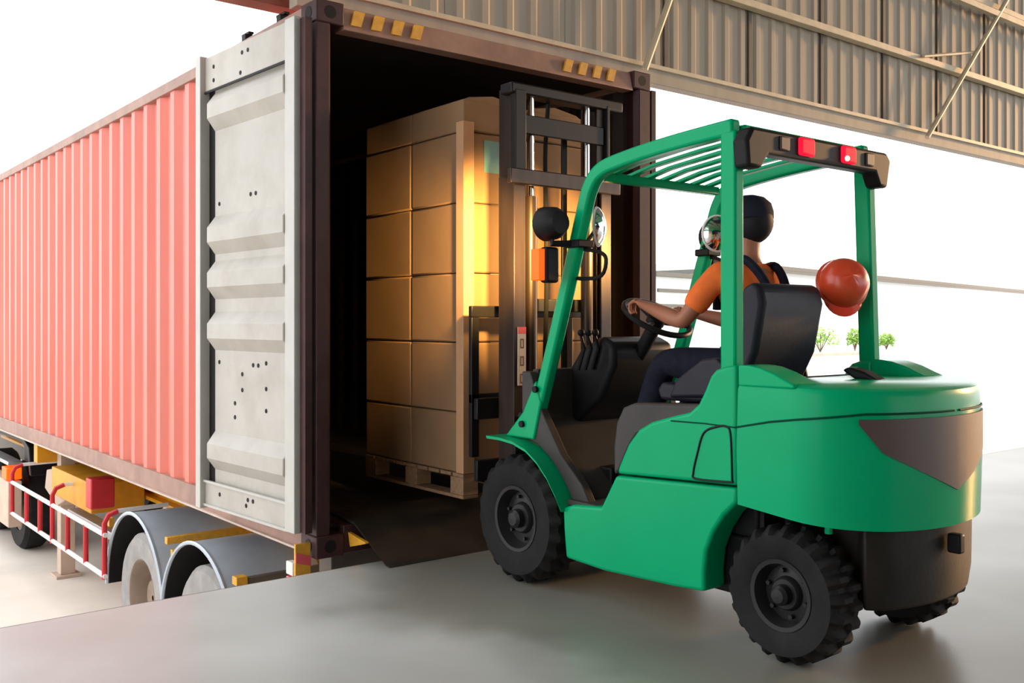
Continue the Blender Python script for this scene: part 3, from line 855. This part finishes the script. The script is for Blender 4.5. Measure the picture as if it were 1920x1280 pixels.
for mir in (1, -1):
    # styling groove
    pth = [(XL - 0.002, 2.30, 0.836), (XL - 0.003, 2.15, 0.868)]
    for i in range(15):
        t = radians(4 + 84 * i / 14)
        x, y = cw_point(t, -0.003)
        pth.append((x, y, 0.885 + 0.025 * min(1, i / 6)))
    if mir < 0: pth = [(2 * FX - p[0], p[1], p[2]) for p in pth]
    MB().tube(pth, 0.004, 6).build('groove', M['dgreen'], cwo)
    # groove on the upper side panel, toward the seat
    g2 = [(mx(XL - 0.001, mir), 2.305, 0.835), (mx(XL - 0.001, mir), 2.45, 0.838), (mx(XL - 0.001, mir), 2.62, 0.835)]
    MB().tube(g2, 0.003, 6).build('panel_groove', M['dgreen'], fk)
# lower dark casting
lowp = [(3.13, 2.26), (3.13, 1.94), (3.06, 1.88)] + [cw_point(radians(a), 0.03) for a in range(50, 131, 8)] + [(3.78, 1.88), (3.71, 1.94), (3.71, 2.26)]
rg = []
for z, k in ((0.22, 0.955), (0.30, 0.99), (0.53, 1.0)):
    rg.append([(FX + (x - FX) * k, 2.05 + (y - 2.05) * k, z if z > 0.25 or y < 1.9 else z) for x, y in lowp])
MB().loft(rg).build('lower_counterweight', M['cwdark'], fk, 0.01)
box('tow_pin', (3.40, 1.71, 0.40), (3.44, 1.76, 0.47), M['fblack'], fk, 0.008)
tube('hose', [(3.02, 1.99, 0.57), (3.02, 1.99, 0.48)], 0.014, M['green'], fk)
MB().prism([(2.04, 1.0), (2.10, 1.03), (2.17, 1.05), (2.20, 1.035), (2.14, 1.0)], 'x', 3.42, 3.50).build('radiator_cap_handle', M['fblack'], fk, 0.012)
box('axle_housing', (3.05, 2.08, 0.17), (3.79, 2.26, 0.33), M['fblack'], fk, 0.02)
box('wheel_well', (3.04, 2.28, 0.30), (3.80, 2.299, 0.56), M['fblack'], fk)
# ---- wheels
def lug_tyre(name, c, R, r0, w, lugs, out):
    seg = lugs * 4
    prof = [(r0, -w / 2 + 0.01), (r0 + 0.02, -w / 2), (R * 0.86, -w / 2 - 0.004), (R * 0.95, -w / 2 + 0.012), (R, -w / 2 + 0.03), (R, -0.004), (R, 0.004), (R, w / 2 - 0.03), (R * 0.95, w / 2 - 0.012), (R * 0.86, w / 2 + 0.004), (r0 + 0.02, w / 2), (r0, w / 2 - 0.01), (r0, -w / 2 + 0.01)]
    def rf(r, h, i, j):
        ph = (j % 4)
        if i in (3, 4, 5): return r - (0.020 if ph in (2, 3) else 0)
        if i in (6, 7, 8): return r - (0.020 if ph in (0, 1) else 0)
        return r
    t = MB().lathe(prof, c, (1, 0, 0), seg, rfun=rf).build(name, M['tyre'], fk, ang=30)
    c = Vector(c)
    s = out
    rim = MB().lathe([(r0 + 0.004, s * (w / 2 - 0.004)), (r0 - 0.012, s * (w / 2 - 0.006)), (r0 - 0.02, s * (w / 2 - 0.03)), (r0 * 0.80, s * (w / 2 - 0.06)), (r0 * 0.50, s * (w / 2 - 0.055)), (r0 * 0.46, s * (w / 2 - 0.035)), (r0 * 0.42, s * (w / 2 - 0.03)), (0.0, s * (w / 2 - 0.028))], c, (1, 0, 0), 32).build('rim', M['rim'], t)
    MB().lathe([(r0 * 0.30, s * (w / 2 - 0.03)), (r0 * 0.29, s * (w / 2 + 0.0)), (r0 * 0.2, s * (w / 2 + 0.012)), (0.0, s * (w / 2 + 0.014))], c, (1, 0, 0), 20).build('hub_cap', M['rim'], t)
    for k in range(6):
        a = 2 * pi * k / 6 + 0.3
        p = c + Vector((s * (w / 2 - 0.058), cos(a) * r0 * 0.66, sin(a) * r0 * 0.66))
        MB().tube([p, p + Vector((s * 0.018, 0, 0))], 0.009, 6).build('wheel_nut', M['rim'], t)
    return t
for x, s in ((2.975, -1), (2 * FX - 2.975, 1)):
    lug_tyre('front_tyre', (x, 3.58, 0.30), 0.30, 0.15, 0.20, 22, s)
for x, s in ((3.01, -1), (3.755, 1)):
    lug_tyre('rear_tyre', (x, 2.13, 0.247), 0.247, 0.125, 0.17, 22, s)
# ---- overhead guard
GL, GR = 2.95, 3.85
for s in (1, -1):
    x0, x1 = mx(GL, s), mx(GL + 0.055, s)
    xm = (x0 + x1) / 2
    # front pillar and roof side member in one bent bar
    cen = spline([(0, 3.565, 0.675), (0, 3.36, 1.255), (0, 3.215, 1.69), (0, 3.165, 1.82), (0, 3.10, 1.885), (0, 2.98, 1.915), (0, 2.70, 1.945), (0, 2.36, 1.965)], 5)
    rings = []
    for i, p in enumerate(cen):
        d = (cen[min(i + 1, len(cen) - 1)] - cen[max(i - 1, 0)]).normalized()
        nn = Vector((0, -d.z, d.y))
        h = 0.032
        rings.append([(min(x0, x1), p.y + nn.y * h, p.z + nn.z * h), (max(x0, x1), p.y + nn.y * h, p.z + nn.z * h), (max(x0, x1), p.y - nn.y * h, p.z - nn.z * h), (min(x0, x1), p.y - nn.y * h, p.z - nn.z * h)])
    MB().loft(rings).build('front_pillar', M['green'], fk, 0.012, seg=2)
    # foot gusset with its bolts
    gu = MB().prism([(3.735, 0.672), (3.52, 0.672), (3.47, 0.85), (3.51, 0.95), (3.60, 0.80)], 'x', min(x0, x1) - 0.006, max(x0, x1) - 0.035 if s > 0 else max(x0, x1) + 0.006).build('pillar_foot', M['green'], fk, 0.008)
    for (yy, zz) in ((3.60, 0.74), (3.50, 0.91)):
        p = Vector((mx(GL - 0.006, s), yy, zz))
        MB().tube([p, p + Vector((-0.014 * s, 0, 0))], 0.016, 8).build('bolt', M['fblack'], gu)
    # rear pillar
    a, b = min(x0, x1), max(x0, x1)
    MB().prism([(2.345, 1.03), (2.418, 1.03), (2.418, 1.95), (2.345, 1.95)] if s > 0 else [(2.305, 1.0), (2.378, 1.0), (2.408, 1.95), (2.335, 1.95)], 'x', a, b).build('rear_pillar', M['green'], fk, 0.010)
MB().bar((GL + 0.06, 3.13, 1.868), (GR - 0.06, 3.13, 1.868), 0.05, 0.04).build('front_crossbar', M['green'], fk, 0.008)
MB().bar((GL + 0.06, 2.38, 1.955), (GR - 0.06, 2.38, 1.955), 0.07, 0.045).build('rear_crossbar', M['green'], fk, 0.008)
for i in range(7):
    x = GL + 0.13 + i * (GR - GL - 0.26) / 6
    MB().loft([[(x - 0.017, y, z - 0.008), (x + 0.017, y, z - 0.008), (x + 0.017, y, z + 0.008), (x - 0.017, y, z + 0.008)] for y, z in ((3.13, 1.885), (2.98, 1.915), (2.70, 1.945), (2.38, 1.968))]).build('roof_slat', M['green'], fk, 0.003)
# rear lamp bar
lb = [(2.905, 1.835), (2.905, 1.945), (3.935 - 0.0, 1.945), (3.90, 1.80), (3.83, 1.80), (3.80, 1.865), (3.06, 1.865), (3.03, 1.80), (2.955, 1.80)]
lb = [(2.935, 1.80), (2.925, 1.90), (2.96, 1.952), (3.88, 1.952), (3.915, 1.92), (3.885, 1.80), (3.825, 1.80), (3.79, 1.858), (3.06, 1.858), (3.015, 1.80)]
bar = MB().prism(lb, 'y', 2.27, 2.342).build('rear_lamp_bar', M['fblack'], fk, 0.014, seg=3)
for x in (3.285, 3.575):
    l_ = MB().box((x - 0.048, 2.252, 1.872), (x + 0.048, 2.275, 1.945)).build('tail_lamp', M['redl'], fk, 0.012)
    l_['label'] = 'lit red tail lamp'
MB().ball((3.545, 2.251, 1.89), 0.012, 8, 6).build('tail_lamp_bulb', M['glow'], fk)
for x in (3.15, 3.74):
    box('reflector', (x - 0.03, 2.262, 1.88), (x + 0.03, 2.274, 1.935), M['vent'], fk, 0.006)
# head lamps with turn signals and mirrors
for s in (1, -1):
    xo = mx(2.86, s)
    y0, z0 = 3.30, 1.665
    hl = MB().lathe([(0.0, -0.075), (0.05, -0.07), (0.072, -0.03), (0.078, 0.035), (0.070, 0.045), (0.0, 0.046)], (xo, y0, z0), (0, 1, 0), 20).build('head_lamp', M['fblack'], fk)
    MB().lathe([(0.0, 0.049), (0.055, 0.049), (0.068, 0.046)], (xo, y0, z0), (0, 1, 0), 20).build('lamp_lens', M['lamp'], hl)
    tn = box('turn_signal', (xo - 0.04, y0 - 0.02, 1.40), (xo + 0.035, y0 + 0.03, 1.56), M['fblack'], fk, 0.012)
    box('amber_lens', (xo - 0.036, y0 + 0.031, 1.41), (xo + 0.03, y0 + 0.062, 1.55), M['oran'], tn, 0.012)
    box('amber_lens', (xo - 0.075, y0 - 0.01, 1.41), (xo - 0.041, y0 + 0.05, 1.55), M['oran'], tn, 0.004)
    tube('lamp_bracket', [(xo, y0 - 0.01, 1.655), (xo, y0 - 0.01, 1.575), (mx(2.97, s), 3.235, 1.575)], 0.016, M['fblack'], fk)
    MB().bar((mx(2.93, s), 3.24, 1.575), (mx(3.03, s), 3.24, 1.575), 0.09, 0.035).build('lamp_clamp', M['fblack'], fk, 0.006)
    tube('mirror_arm', [(mx(2.99, s), 3.22, 1.58), (mx(3.03, s), 3.23, 1.60), ((mx(3.11, s), 3.265, 1.66) if s > 0 else (mx(3.015, s), 3.165, 1.66))], 0.009, M['fblack'], fk)
    MX = (mx(3.125, s), 3.27, 1.665) if s > 0 else (mx(3.015, s), 3.15, 1.665)
    mi = MB().lathe([(0.0, -0.012), (0.05, -0.011), (0.078, -0.004), (0.082, 0.004), (0.078, 0.006)], MX, Vector((-0.50 * s, 0.866, -0.03)) * 1, 24)
    for v in mi.v:
        v.z = 1.665 + (v.z - 1.665) * 1.15
    mi = mi.build('mirror_back', M['white'], fk)
    mg = MB().lathe([(0.0, -0.034), (0.03, -0.031), (0.055, -0.022), (0.074, -0.008)], MX, Vector((-0.50 * s, 0.866, -0.03)) * 1, 24)
    for v in mg.v:
        v.z = 1.665 + (v.z - 1.665) * 1.15
    mg.build('mirror_glass', M['mirror'], mi)
    tube('grab_handle', spline([(mx(2.985, s), 3.215, 1.55), (mx(3.01, s), 3.14, 1.535), (mx(3.01, s), 3.10, 1.50), (mx(3.01, s), 3.13, 1.43), (mx(3.0, s), 3.24, 1.42), (mx(2.985, s), 3.30, 1.43)], 4), 0.009, M['fblack'], fk)
    # working beam of the head lamp
    ld = bpy.data.lights.new('head_lamp_beam', 'SPOT')
    ld.energy = 420 if s > 0 else 240
    ld.color = (1.0, 0.58, 0.16)
    ld.spot_size = radians(70)
    ld.spot_blend = 0.9
    ld.shadow_soft_size = 0.05
    lo = bpy.data.objects.new('head_lamp_beam', ld)
    COL.objects.link(lo)
    lo.parent = fk
    lo.location = Vector((xo, y0 + 0.075, z0)) - ORG[fk.name]
    lo.rotation_euler = Vector((0.40 * s, 1, -0.10)).to_track_quat('-Z', 'Y').to_euler()
# ---- mast
MC = 3.47
for s in (-1, 1):
    # outer and inner uprights are channels
    xo = MC + s * 0.345
    def chan(nm, xa, web, y0, y1, z0, z1, m, t=0.016):
        xb = xa - s * web
        p = [(xa, y0), (xb, y0), (xb, y0 + t), (xa - s * t, y0 + t), (xa - s * t, y1 - t), (xb, y1 - t), (xb, y1), (xa, y1)]
        return MB().prism(p, 'z', z0, z1).build(nm, m, fk, 0.003)
    chan('outer_upright', xo, 0.075, 3.89, 4.02, 0.12, 1.98, M['mast'])
    chan('inner_upright', xo - s * 0.022, 0.065, 3.915, 4.045, 0.35, 2.44, M['mast'])
    box('mast_plate', (xo - s * 0.02 - 0.012, 3.888, 1.99), (xo - s * 0.02 + 0.06 * (1 if s < 0 else 1) - (0.05 if s > 0 else 0), 3.93, 2.42), M['mastblk'], fk, 0.004)
    cy = tube('lift_cylinder', [(MC + s * 0.20, 3.93, 0.2), (MC + s * 0.20, 3.93, 1.88)], 0.034, M['mast'], fk, 14)
    tube('cylinder_rod', [(MC + s * 0.20, 3.93, 1.885), (MC + s * 0.20, 3.93, 2.40)], 0.016, M['chrome'], cy, 12)
    MB().bar((MC + s * 0.12, 4.03, 0.55), (MC + s * 0.12, 4.03, 2.30), 0.012, 0.035, (1, 0, 0)).build('lift_chain', M['mastblk'], fk)
    # forks
    fx = MC + s * 0.20
    MB().prism([(4.085, 0.86), (4.125, 0.86), (4.125, 0.39), (5.18, 0.385), (5.20, 0.365), (4.125, 0.345), (4.085, 0.355)], 'x', fx - 0.055, fx + 0.055).build('fork', M['mastblk'], fk, 0.004)
box('outer_crossbar', (MC - 0.39, 3.86, 1.93), (MC + 0.39, 3.888, 2.01), M['mast'], fk, 0.006)
box('outer_crossbar', (MC - 0.36, 3.86, 0.55), (MC + 0.36, 3.888, 0.70), M['mastblk'], fk, 0.006)
box('inner_crossbar', (MC - 0.30, 3.90, 2.20), (MC + 0.30, 3.914, 2.30), M['mastblk'], fk, 0.005)
box('inner_top_bar', (MC - 0.36, 3.89, 2.40), (MC + 0.44, 3.99, 2.455), M['mastblk'], fk, 0.008)
box('inner_crossbar', (MC - 0.30, 4.02, 1.28), (MC + 0.30, 4.034, 1.35), M['mastblk'], fk, 0.005)
# carriage and load backrest
for z in (0.40, 0.72):
    box('carriage_bar', (MC - 0.46, 4.05, z), (MC + 0.46, 4.083, z + 0.11), M['mastblk'], fk, 0.005)
box('backrest_top', (MC - 0.46, 4.10, 1.25), (MC + 0.46, 4.13, 1.31), M['mastblk'], fk, 0.005)
for x in (-0.46, -0.24, 0.20, 0.41):
    box('backrest_bar', (MC + x, 4.10, 0.52), (MC + x + 0.05, 4.128, 1.25), M['mastblk'], fk, 0.004)
box('backrest_cross', (MC - 0.46, 4.10, 0.80), (MC + 0.46, 4.128, 0.85), M['mastblk'], fk, 0.004)
tube('hydraulic_hose', spline([(MC - 0.06, 4.0, 0.7), (MC - 0.05, 3.98, 1.4), (MC - 0.05, 3.99, 2.1), (MC - 0.02, 4.0, 2.4)], 5), 0.012, M['gasket'], fk)
# capacity sticker on the left upright
lab = box('load_sticker', (MC - 0.325, 3.8835, 0.90), (MC - 0.272, 3.8885, 1.20), M['label'], fk)
box('sticker_head', (MC - 0.325, 3.8825, 1.165), (MC - 0.272, 3.8834, 1.20), M['hatrim'], lab)
gm = MB()
for i, z in enumerate((1.11, 1.02, 0.93)):
    x = MC - 0.298
    gm.box((x - 0.012, 3.8825, z - 0.02), (x - 0.006, 3.8834, z + 0.03)).box((x + 0.006, 3.8825, z - 0.02), (x + 0.012, 3.8834, z + 0.03)).box((x - 0.006, 3.8825, z + 0.022), (x + 0.006, 3.8834, z + 0.030)).box((x - 0.006, 3.8825, z - 0.02), (x + 0.006, 3.8834, z - 0.012))
gm.build('sticker_marks', M['brownink'], lab)
for s in (-1, 1):
    tube('tilt_cylinder', [(MC + s * 0.30, 3.45, 0.50), (MC + s * 0.30, 3.88, 0.75)], 0.03, M['fblack'], fk)

# ------------------------------------------------------------------ driver
dr = empty('person', (3.45, 2.65, 0.9), 'driver in orange shirt, navy overalls and dark cap at the forklift wheel', 'person')
def skin(name, verts, edges, radii, m, root=0, parent=dr, sub=2):
    me = bpy.data.meshes.new(name)
    off = ORG[parent.name]
    me.from_pydata([Vector(v) - off for v in verts], edges, [])
    o = bpy.data.objects.new(name, me)
    COL.objects.link(o)
    o.parent = parent
    ORG[o.name] = off
    me.materials.append(m)
    md = o.modifiers.new('skin', 'SKIN')
    md.use_smooth_shade = True
    md.branch_smoothing = 0.3
    if not me.skin_vertices:
        me.skin_vertices.new()
    for i, r in enumerate(radii):
        rr = r if isinstance(r, tuple) else (r, r)
        me.skin_vertices[0].data[i].radius = rr
        me.skin_vertices[0].data[i].use_root = (i == root)
    s = o.modifiers.new('sub', 'SUBSURF'); s.levels = sub; s.render_levels = sub
    return o
class SK:
    def __init__(s): s.v, s.e, s.r = [], [], []
    def pt(s, p, r, parent=None):
        s.v.append(Vector(p)); s.r.append(r)
        if parent is not None: s.e.append((parent, len(s.v) - 1))
        return len(s.v) - 1
    def chain(s, pts, parent=None):
        for p, r in pts:
            parent = s.pt(p, r, parent)
        return parent
HIP = Vector((3.43, 2.60, 1.02))
WA, CH, NB = Vector((3.44, 2.62, 1.16)), Vector((3.465, 2.665, 1.34)), Vector((3.485, 2.695, 1.475))
NK, HB, HC, HT = Vector((3.49, 2.70, 1.53)), Vector((3.492, 2.712, 1.60)), Vector((3.495, 2.705, 1.675)), Vector((3.495, 2.70, 1.735))
SL, SR = Vector((3.315, 2.725, 1.44)), Vector((3.655, 2.665, 1.41))
EL, ER = Vector((3.215, 2.835, 1.225)), Vector((3.72, 2.83, 1.20))
WL, WR = Vector((3.235, 3.065, 1.295)), Vector((3.585, 3.08, 1.265))
KL, KR = Vector((3.26, 2.99, 1.05)), Vector((3.57, 3.0, 1.04))
AL, AR = Vector((3.27, 3.20, 0.54)), Vector((3.55, 3.20, 0.54))
b = SK()
h = b.pt(HIP, (0.13, 0.10))
w = b.pt(WA, (0.12, 0.09), h)
c = b.pt(CH, (0.135, 0.095), w)
nb = b.pt(NB, 0.065, c)
nk = b.pt(NK, 0.05, nb)
hb = b.pt(HB, (0.062, 0.075), nk)
hc = b.pt(HC, (0.072, 0.088), hb)
b.pt(HT, (0.055, 0.065), hc)
for S, E_, W_, sd in ((SL, EL, WL, -1), (SR, ER, WR, 1)):
    s0 = b.pt(S, 0.055, c)
    e0 = b.chain([((S + E_) / 2, 0.046), (E_, 0.040), ((E_ * 0.6 + W_ * 0.4), 0.040), (W_, 0.027)], s0)
    # palm on the rim of the wheel
    d = (W_ - E_).normalized()
    rim = SW + Vector((sd * 0.163, 0, 0)) 
    palm = b.pt(W_ + d * 0.045 + Vector((0, 0, 0.004)), (0.034, 0.019), e0)
    kn = W_ + d * 0.085
    for f_ in range(4):
        o_ = Vector((sd * -0.006, 0.004, 0.0)) + Vector((-sd * 0.012 * (f_ - 1.5), 0.012 * (f_ - 1.5) * 0.3, 0.008 - 0.004 * abs(f_ - 1.5)))
        L_ = (0.040, 0.046, 0.043, 0.034)[f_]
        b.chain([(kn + o_, 0.0095), (kn + o_ + Vector((-sd * 0.004, L_ * 0.75, -0.014)), 0.009), (kn + o_ + Vector((-sd * 0.004, L_ * 0.8, -0.045)), 0.008), (kn + o_ + Vector((-sd * 0.004, L_ * 0.35, -0.06)), 0.007)], palm)
    b.chain([(W_ + d * 0.04 + Vector((-sd * 0.035, 0.0, 0.0)), 0.011), (W_ + d * 0.07 + Vector((-sd * 0.05, 0.01, -0.012)), 0.009), (W_ + d * 0.085 + Vector((-sd * 0.045, 0.02, -0.03)), 0.008)], palm)
for K_, A_, sd in ((KL, AL, -1), (KR, AR, 1)):
    hj = b.pt(HIP + Vector((sd * 0.09, 0.04, -0.01)), 0.085, h)
    an = b.chain([((HIP + Vector((sd * 0.09, 0.04, 0)) + K_) / 2, 0.074), (K_, 0.056), ((K_ + A_) / 2 + Vector((0, -0.02, 0.05)), 0.054), (A_, 0.036)], hj)
    b.chain([(A_ + Vector((0, -0.01, -0.055)), 0.036), (A_ + Vector((0, 0.10, -0.065)), 0.032), (A_ + Vector((0, 0.17, -0.07)), 0.024)], an)
skin('body', b.v, b.e, b.r, M['skin'])
# orange t-shirt
b = SK()
c0 = b.pt(WA + Vector((0, 0, 0.03)), (0.132, 0.102))
c = b.pt(CH, (0.150, 0.112), c0)
b.pt(NB + Vector((0, 0, 0.005)), 0.075, c)
for S, E_ in ((SL, EL), (SR, ER)):
    s0 = b.pt(S, 0.070, c)
    b.chain([(S * 0.55 + E_ * 0.45, 0.064), (S * 0.18 + E_ * 0.82, 0.060)], s0)
skin('shirt', b.v, b.e, b.r, M['orangeshirt'])
# navy bib overalls
b = SK()
h = b.pt(HIP + Vector((0, 0.0, -0.005)), (0.150, 0.118))
w = b.pt(WA, (0.146, 0.116), h)
b.pt(CH + Vector((-0.005, -0.01, -0.07)), (0.150, 0.118), w)
for K_, A_, sd in ((KL, AL, -1), (KR, AR, 1)):
    hj = b.pt(HIP + Vector((sd * 0.09, 0.05, -0.01)), 0.098, h)
    b.chain([((HIP + Vector((sd * 0.09, 0.05, 0)) + K_) / 2, 0.088), (K_, 0.070), ((K_ + A_) / 2 + Vector((0, -0.02, 0.04)), 0.068), (A_ + Vector((0, 0, 0.01)), 0.060)], hj)
ov = skin('overalls', b.v, b.e, b.r, M['navy'])
for sd in (-1, 1):
    top_ = CH + Vector((sd * 0.075 + 0.01, 0.0, 0.145 - 0.02 * sd))
    MB().tube(spline([CH + Vector((sd * 0.035, -0.135, -0.10)), CH + Vector((sd * 0.06, -0.135, 0.02)), CH + Vector((sd * 0.08, -0.07, 0.122)), top_ + Vector((0, 0.015, -0.012)), CH + Vector((sd * 0.09, 0.10, 0.07)), CH + Vector((sd * 0.08, 0.125, -0.06))], 5), 0.020, 8).build('strap', M['navy'], ov)
for A_ in (AL, AR):
    MB().loft([[(A_.x + a * k, A_.y + p, z) for a, p, z in ((-0.045, yb, A_.z - 0.105), (0.045, yb, A_.z - 0.105), (0.045, yb2, zt_), (-0.045, yb2, zt_))] for yb, yb2, zt_, k in ((-0.07, -0.06, A_.z + 0.06, 0.8), (0.02, 0.02, A_.z + 0.06, 1.0), (0.11, 0.10, A_.z - 0.04, 1.05), (0.20, 0.19, A_.z - 0.06, 0.8))]).build('boot', M['boot'], dr, 0.02, seg=3)
# head details
def ell(nm, c, r, m, parent=dr):
    return MB().ball(c, r, 20, 14).build(nm, m, parent)
ell('hair', HC + Vector((0, -0.022, -0.012)), (0.088, 0.092, 0.098), M['hair'])
cp = MB().lathe([(0.106, 0.0), (0.107, 0.03), (0.098, 0.066), (0.070, 0.094), (0.035, 0.106), (0.0, 0.108)], HC + Vector((0, -0.004, -0.002)), (0, 0.06, 1), 24).build('cap', M['cap'], dr)
MB().prism([(HC.x - 0.07, HC.y + 0.085), (HC.x - 0.055, HC.y + 0.15), (HC.x, HC.y + 0.175), (HC.x + 0.055, HC.y + 0.15), (HC.x + 0.07, HC.y + 0.085)], 'z', HC.z - 0.004, HC.z + 0.006).build('visor', M['cap'], cp, 0.003)
ell('nose', HC + Vector((0, 0.098, -0.045)), (0.014, 0.02, 0.022), M['skin'])
for sd in (-1, 1):
    ell('eye', HC + Vector((sd * 0.03, 0.082, -0.022)), (0.012, 0.010, 0.007), M['eye'])
    ell('ear', HC + Vector((sd * 0.085, -0.0, -0.04)), (0.010, 0.018, 0.030), M['skin'])
ell('mouth', HC + Vector((0, 0.084, -0.085)), (0.024, 0.008, 0.006), mat('lips', (0.25, 0.07, 0.05), 0.5))

# ------------------------------------------------------------------ hard hat hung on the right rear pillar
hh = empty('hard_hat', (3.70, 2.31, 1.36), 'red hard hat hung on the right rear pillar of the forklift', 'helmet')
ax = Vector((-0.55, -0.78, 0.30)).normalized()
hc_ = Vector((3.70, 2.375, 1.385))
HS = 0.80
dome = MB().lathe([(0.128 * HS, 0.0), (0.130 * HS, 0.03 * HS), (0.122 * HS, 0.07 * HS), (0.098 * HS, 0.112 * HS), (0.060 * HS, 0.138 * HS), (0.0, 0.148 * HS)], hc_, ax, 32)
dome.build('shell', M['hat'], hh, solid=0.004)
MB().lathe([(0.122 * HS, 0.0), (0.140 * HS, -0.004), (0.143 * HS, 0.002), (0.128 * HS, 0.010)], hc_, ax, 32).build('rim', M['hat'], hh)
dn = (Vector((0, 0, -1)) - ax * Vector((0, 0, -1)).dot(ax)).normalized()
sx = ax.cross(dn)
pk = []
for i in range(11):
    a = radians(-50 + 10 * i)
    pk.append((hc_ + (dn * cos(a) + sx * sin(a)) * 0.132 * HS, hc_ + (dn * cos(a) + sx * sin(a)) * (0.132 + 0.045 * cos(a * 1.7)) * HS + ax * -0.004))
vs = []
for p, q in pk: vs += [p + ax * 0.008, q, q - ax * 0.006, p]
fs = []
for i in range(10):
    for k in range(4):
        fs.append((i * 4 + k, i * 4 + (k + 1) % 4, (i + 1) * 4 + (k + 1) % 4, (i + 1) * 4 + k))
fs += [(0, 1, 2, 3), (43, 42, 41, 40)]
MB().add(vs, fs).build('peak', M['hatrim'], hh)

# ------------------------------------------------------------------ far side of the apron
def along(px, Z):
    F = Vector((sin(radians(YAW)), cos(radians(YAW)), 0)); R = Vector((cos(radians(YAW)), -sin(radians(YAW)), 0))
    return F * Z + R * ((px - 960) / FPX * Z)
P0 = along(1450, 62)
az = radians(79.3)
D = Vector((sin(az), cos(az), 0)); Nn = Vector((-D.y, D.x, 0))
bl = empty('warehouse_building', (P0.x, P0.y, 0), 'long low white warehouse across the yard with a grey eave', 'building')
def bb(u0, n0, z0, u1, n1, z1, nm, m):
    c = [P0 + D * u + Nn * n + Vector((0, 0, z)) for z in (z0, z1) for (u, n) in ((u0, n0), (u1, n0), (u1, n1), (u0, n1))]
    return MB().add(c, [(0, 3, 2, 1), (4, 5, 6, 7), (0, 1, 5, 4), (1, 2, 6, 5), (2, 3, 7, 6), (3, 0, 4, 7)]).build(nm, m, bl)
bb(0, 0, -0.02, 70, 14, 4.5, 'wall', M['bld'])
bb(-0.6, -0.7, 4.5, 71, 15, 4.75, 'eave', M['bldg'])
bb(-0.6, -0.72, 4.35, 71, -0.5, 4.49, 'gutter', M['bldg'])
bb(0.3, 0, 4.76, 70, 14, 5.3, 'roof', M['bld'])
for i in range(5):
    bb(6 + i * 12, -0.06, 0, 10 + i * 12, -0.01, 3.6, 'shutter', M['bld'])
# small louvred shed further left
P0 = along(1225, 44)
sh = empty('louvred_shed', (P0.x, P0.y, 0), 'pale shed with grey louvre bands beyond the container post', 'shed')
bl = sh
bb(0, 0, -0.02, 3.6, 6, 3.3, 'wall', M['bld'])
for z in (1.1, 1.9, 2.6):
    bb(0.3, -0.12, z, 3.0, -0.01, z + 0.16, 'louvre', M['bldg'])
bb(-0.2, -0.3, 3.3, 3.8, 6.2, 3.5, 'roof', M['bldg'])
# shrubs
def shrub(px, Z, w, h, label):
    p = along(px, Z)
    r = empty('shrub', (p.x, p.y, 0.0), label, 'shrub', 'shrubs before the far warehouse')
    st_ = MB()
    for i in range(5):
        a = 2 * pi * i / 5
        st_.tube([(p.x, p.y, 0), (p.x + cos(a) * w * 0.25, p.y + sin(a) * w * 0.25, h * 0.7)], 0.02, 5)
    st_.build('stems', M['stem'], r)
    lf = MB()
    for i in range(420):
        t, u, q = random.uniform(0, 2 * pi), random.uniform(-0.6, 1), random.random() ** 0.4
        c = Vector((p.x + cos(t) * w * 0.5 * q * math.sqrt(max(0, 1 - u * u)), p.y + sin(t) * w * 0.5 * q * math.sqrt(max(0, 1 - u * u)), h * (0.5 + 0.5 * u * q)))
        a = Vector((random.gauss(0, 1), random.gauss(0, 1), random.gauss(0, 1))).normalized()
        bq = a.orthogonal().normalized()
        s_ = random.uniform(0.05, 0.10)
        lf.add([c - a * s_, c + bq * s_ * 0.5, c + a * s_, c - bq * s_ * 0.5], [(0, 1, 2, 3)])
    o = lf.build('foliage', M['leaf'], r, smooth=False)
    o['kind'] = 'stuff'
shrub(1538, 40, 1.5, 1.05, 'bright green shrub beyond the seat back')
shrub(1603, 42, 0.7, 1.0, 'narrow green shrub half behind the right rear pillar')
shrub(1662, 44, 0.8, 0.75, 'small yellow-green shrub right of the rear pillar')
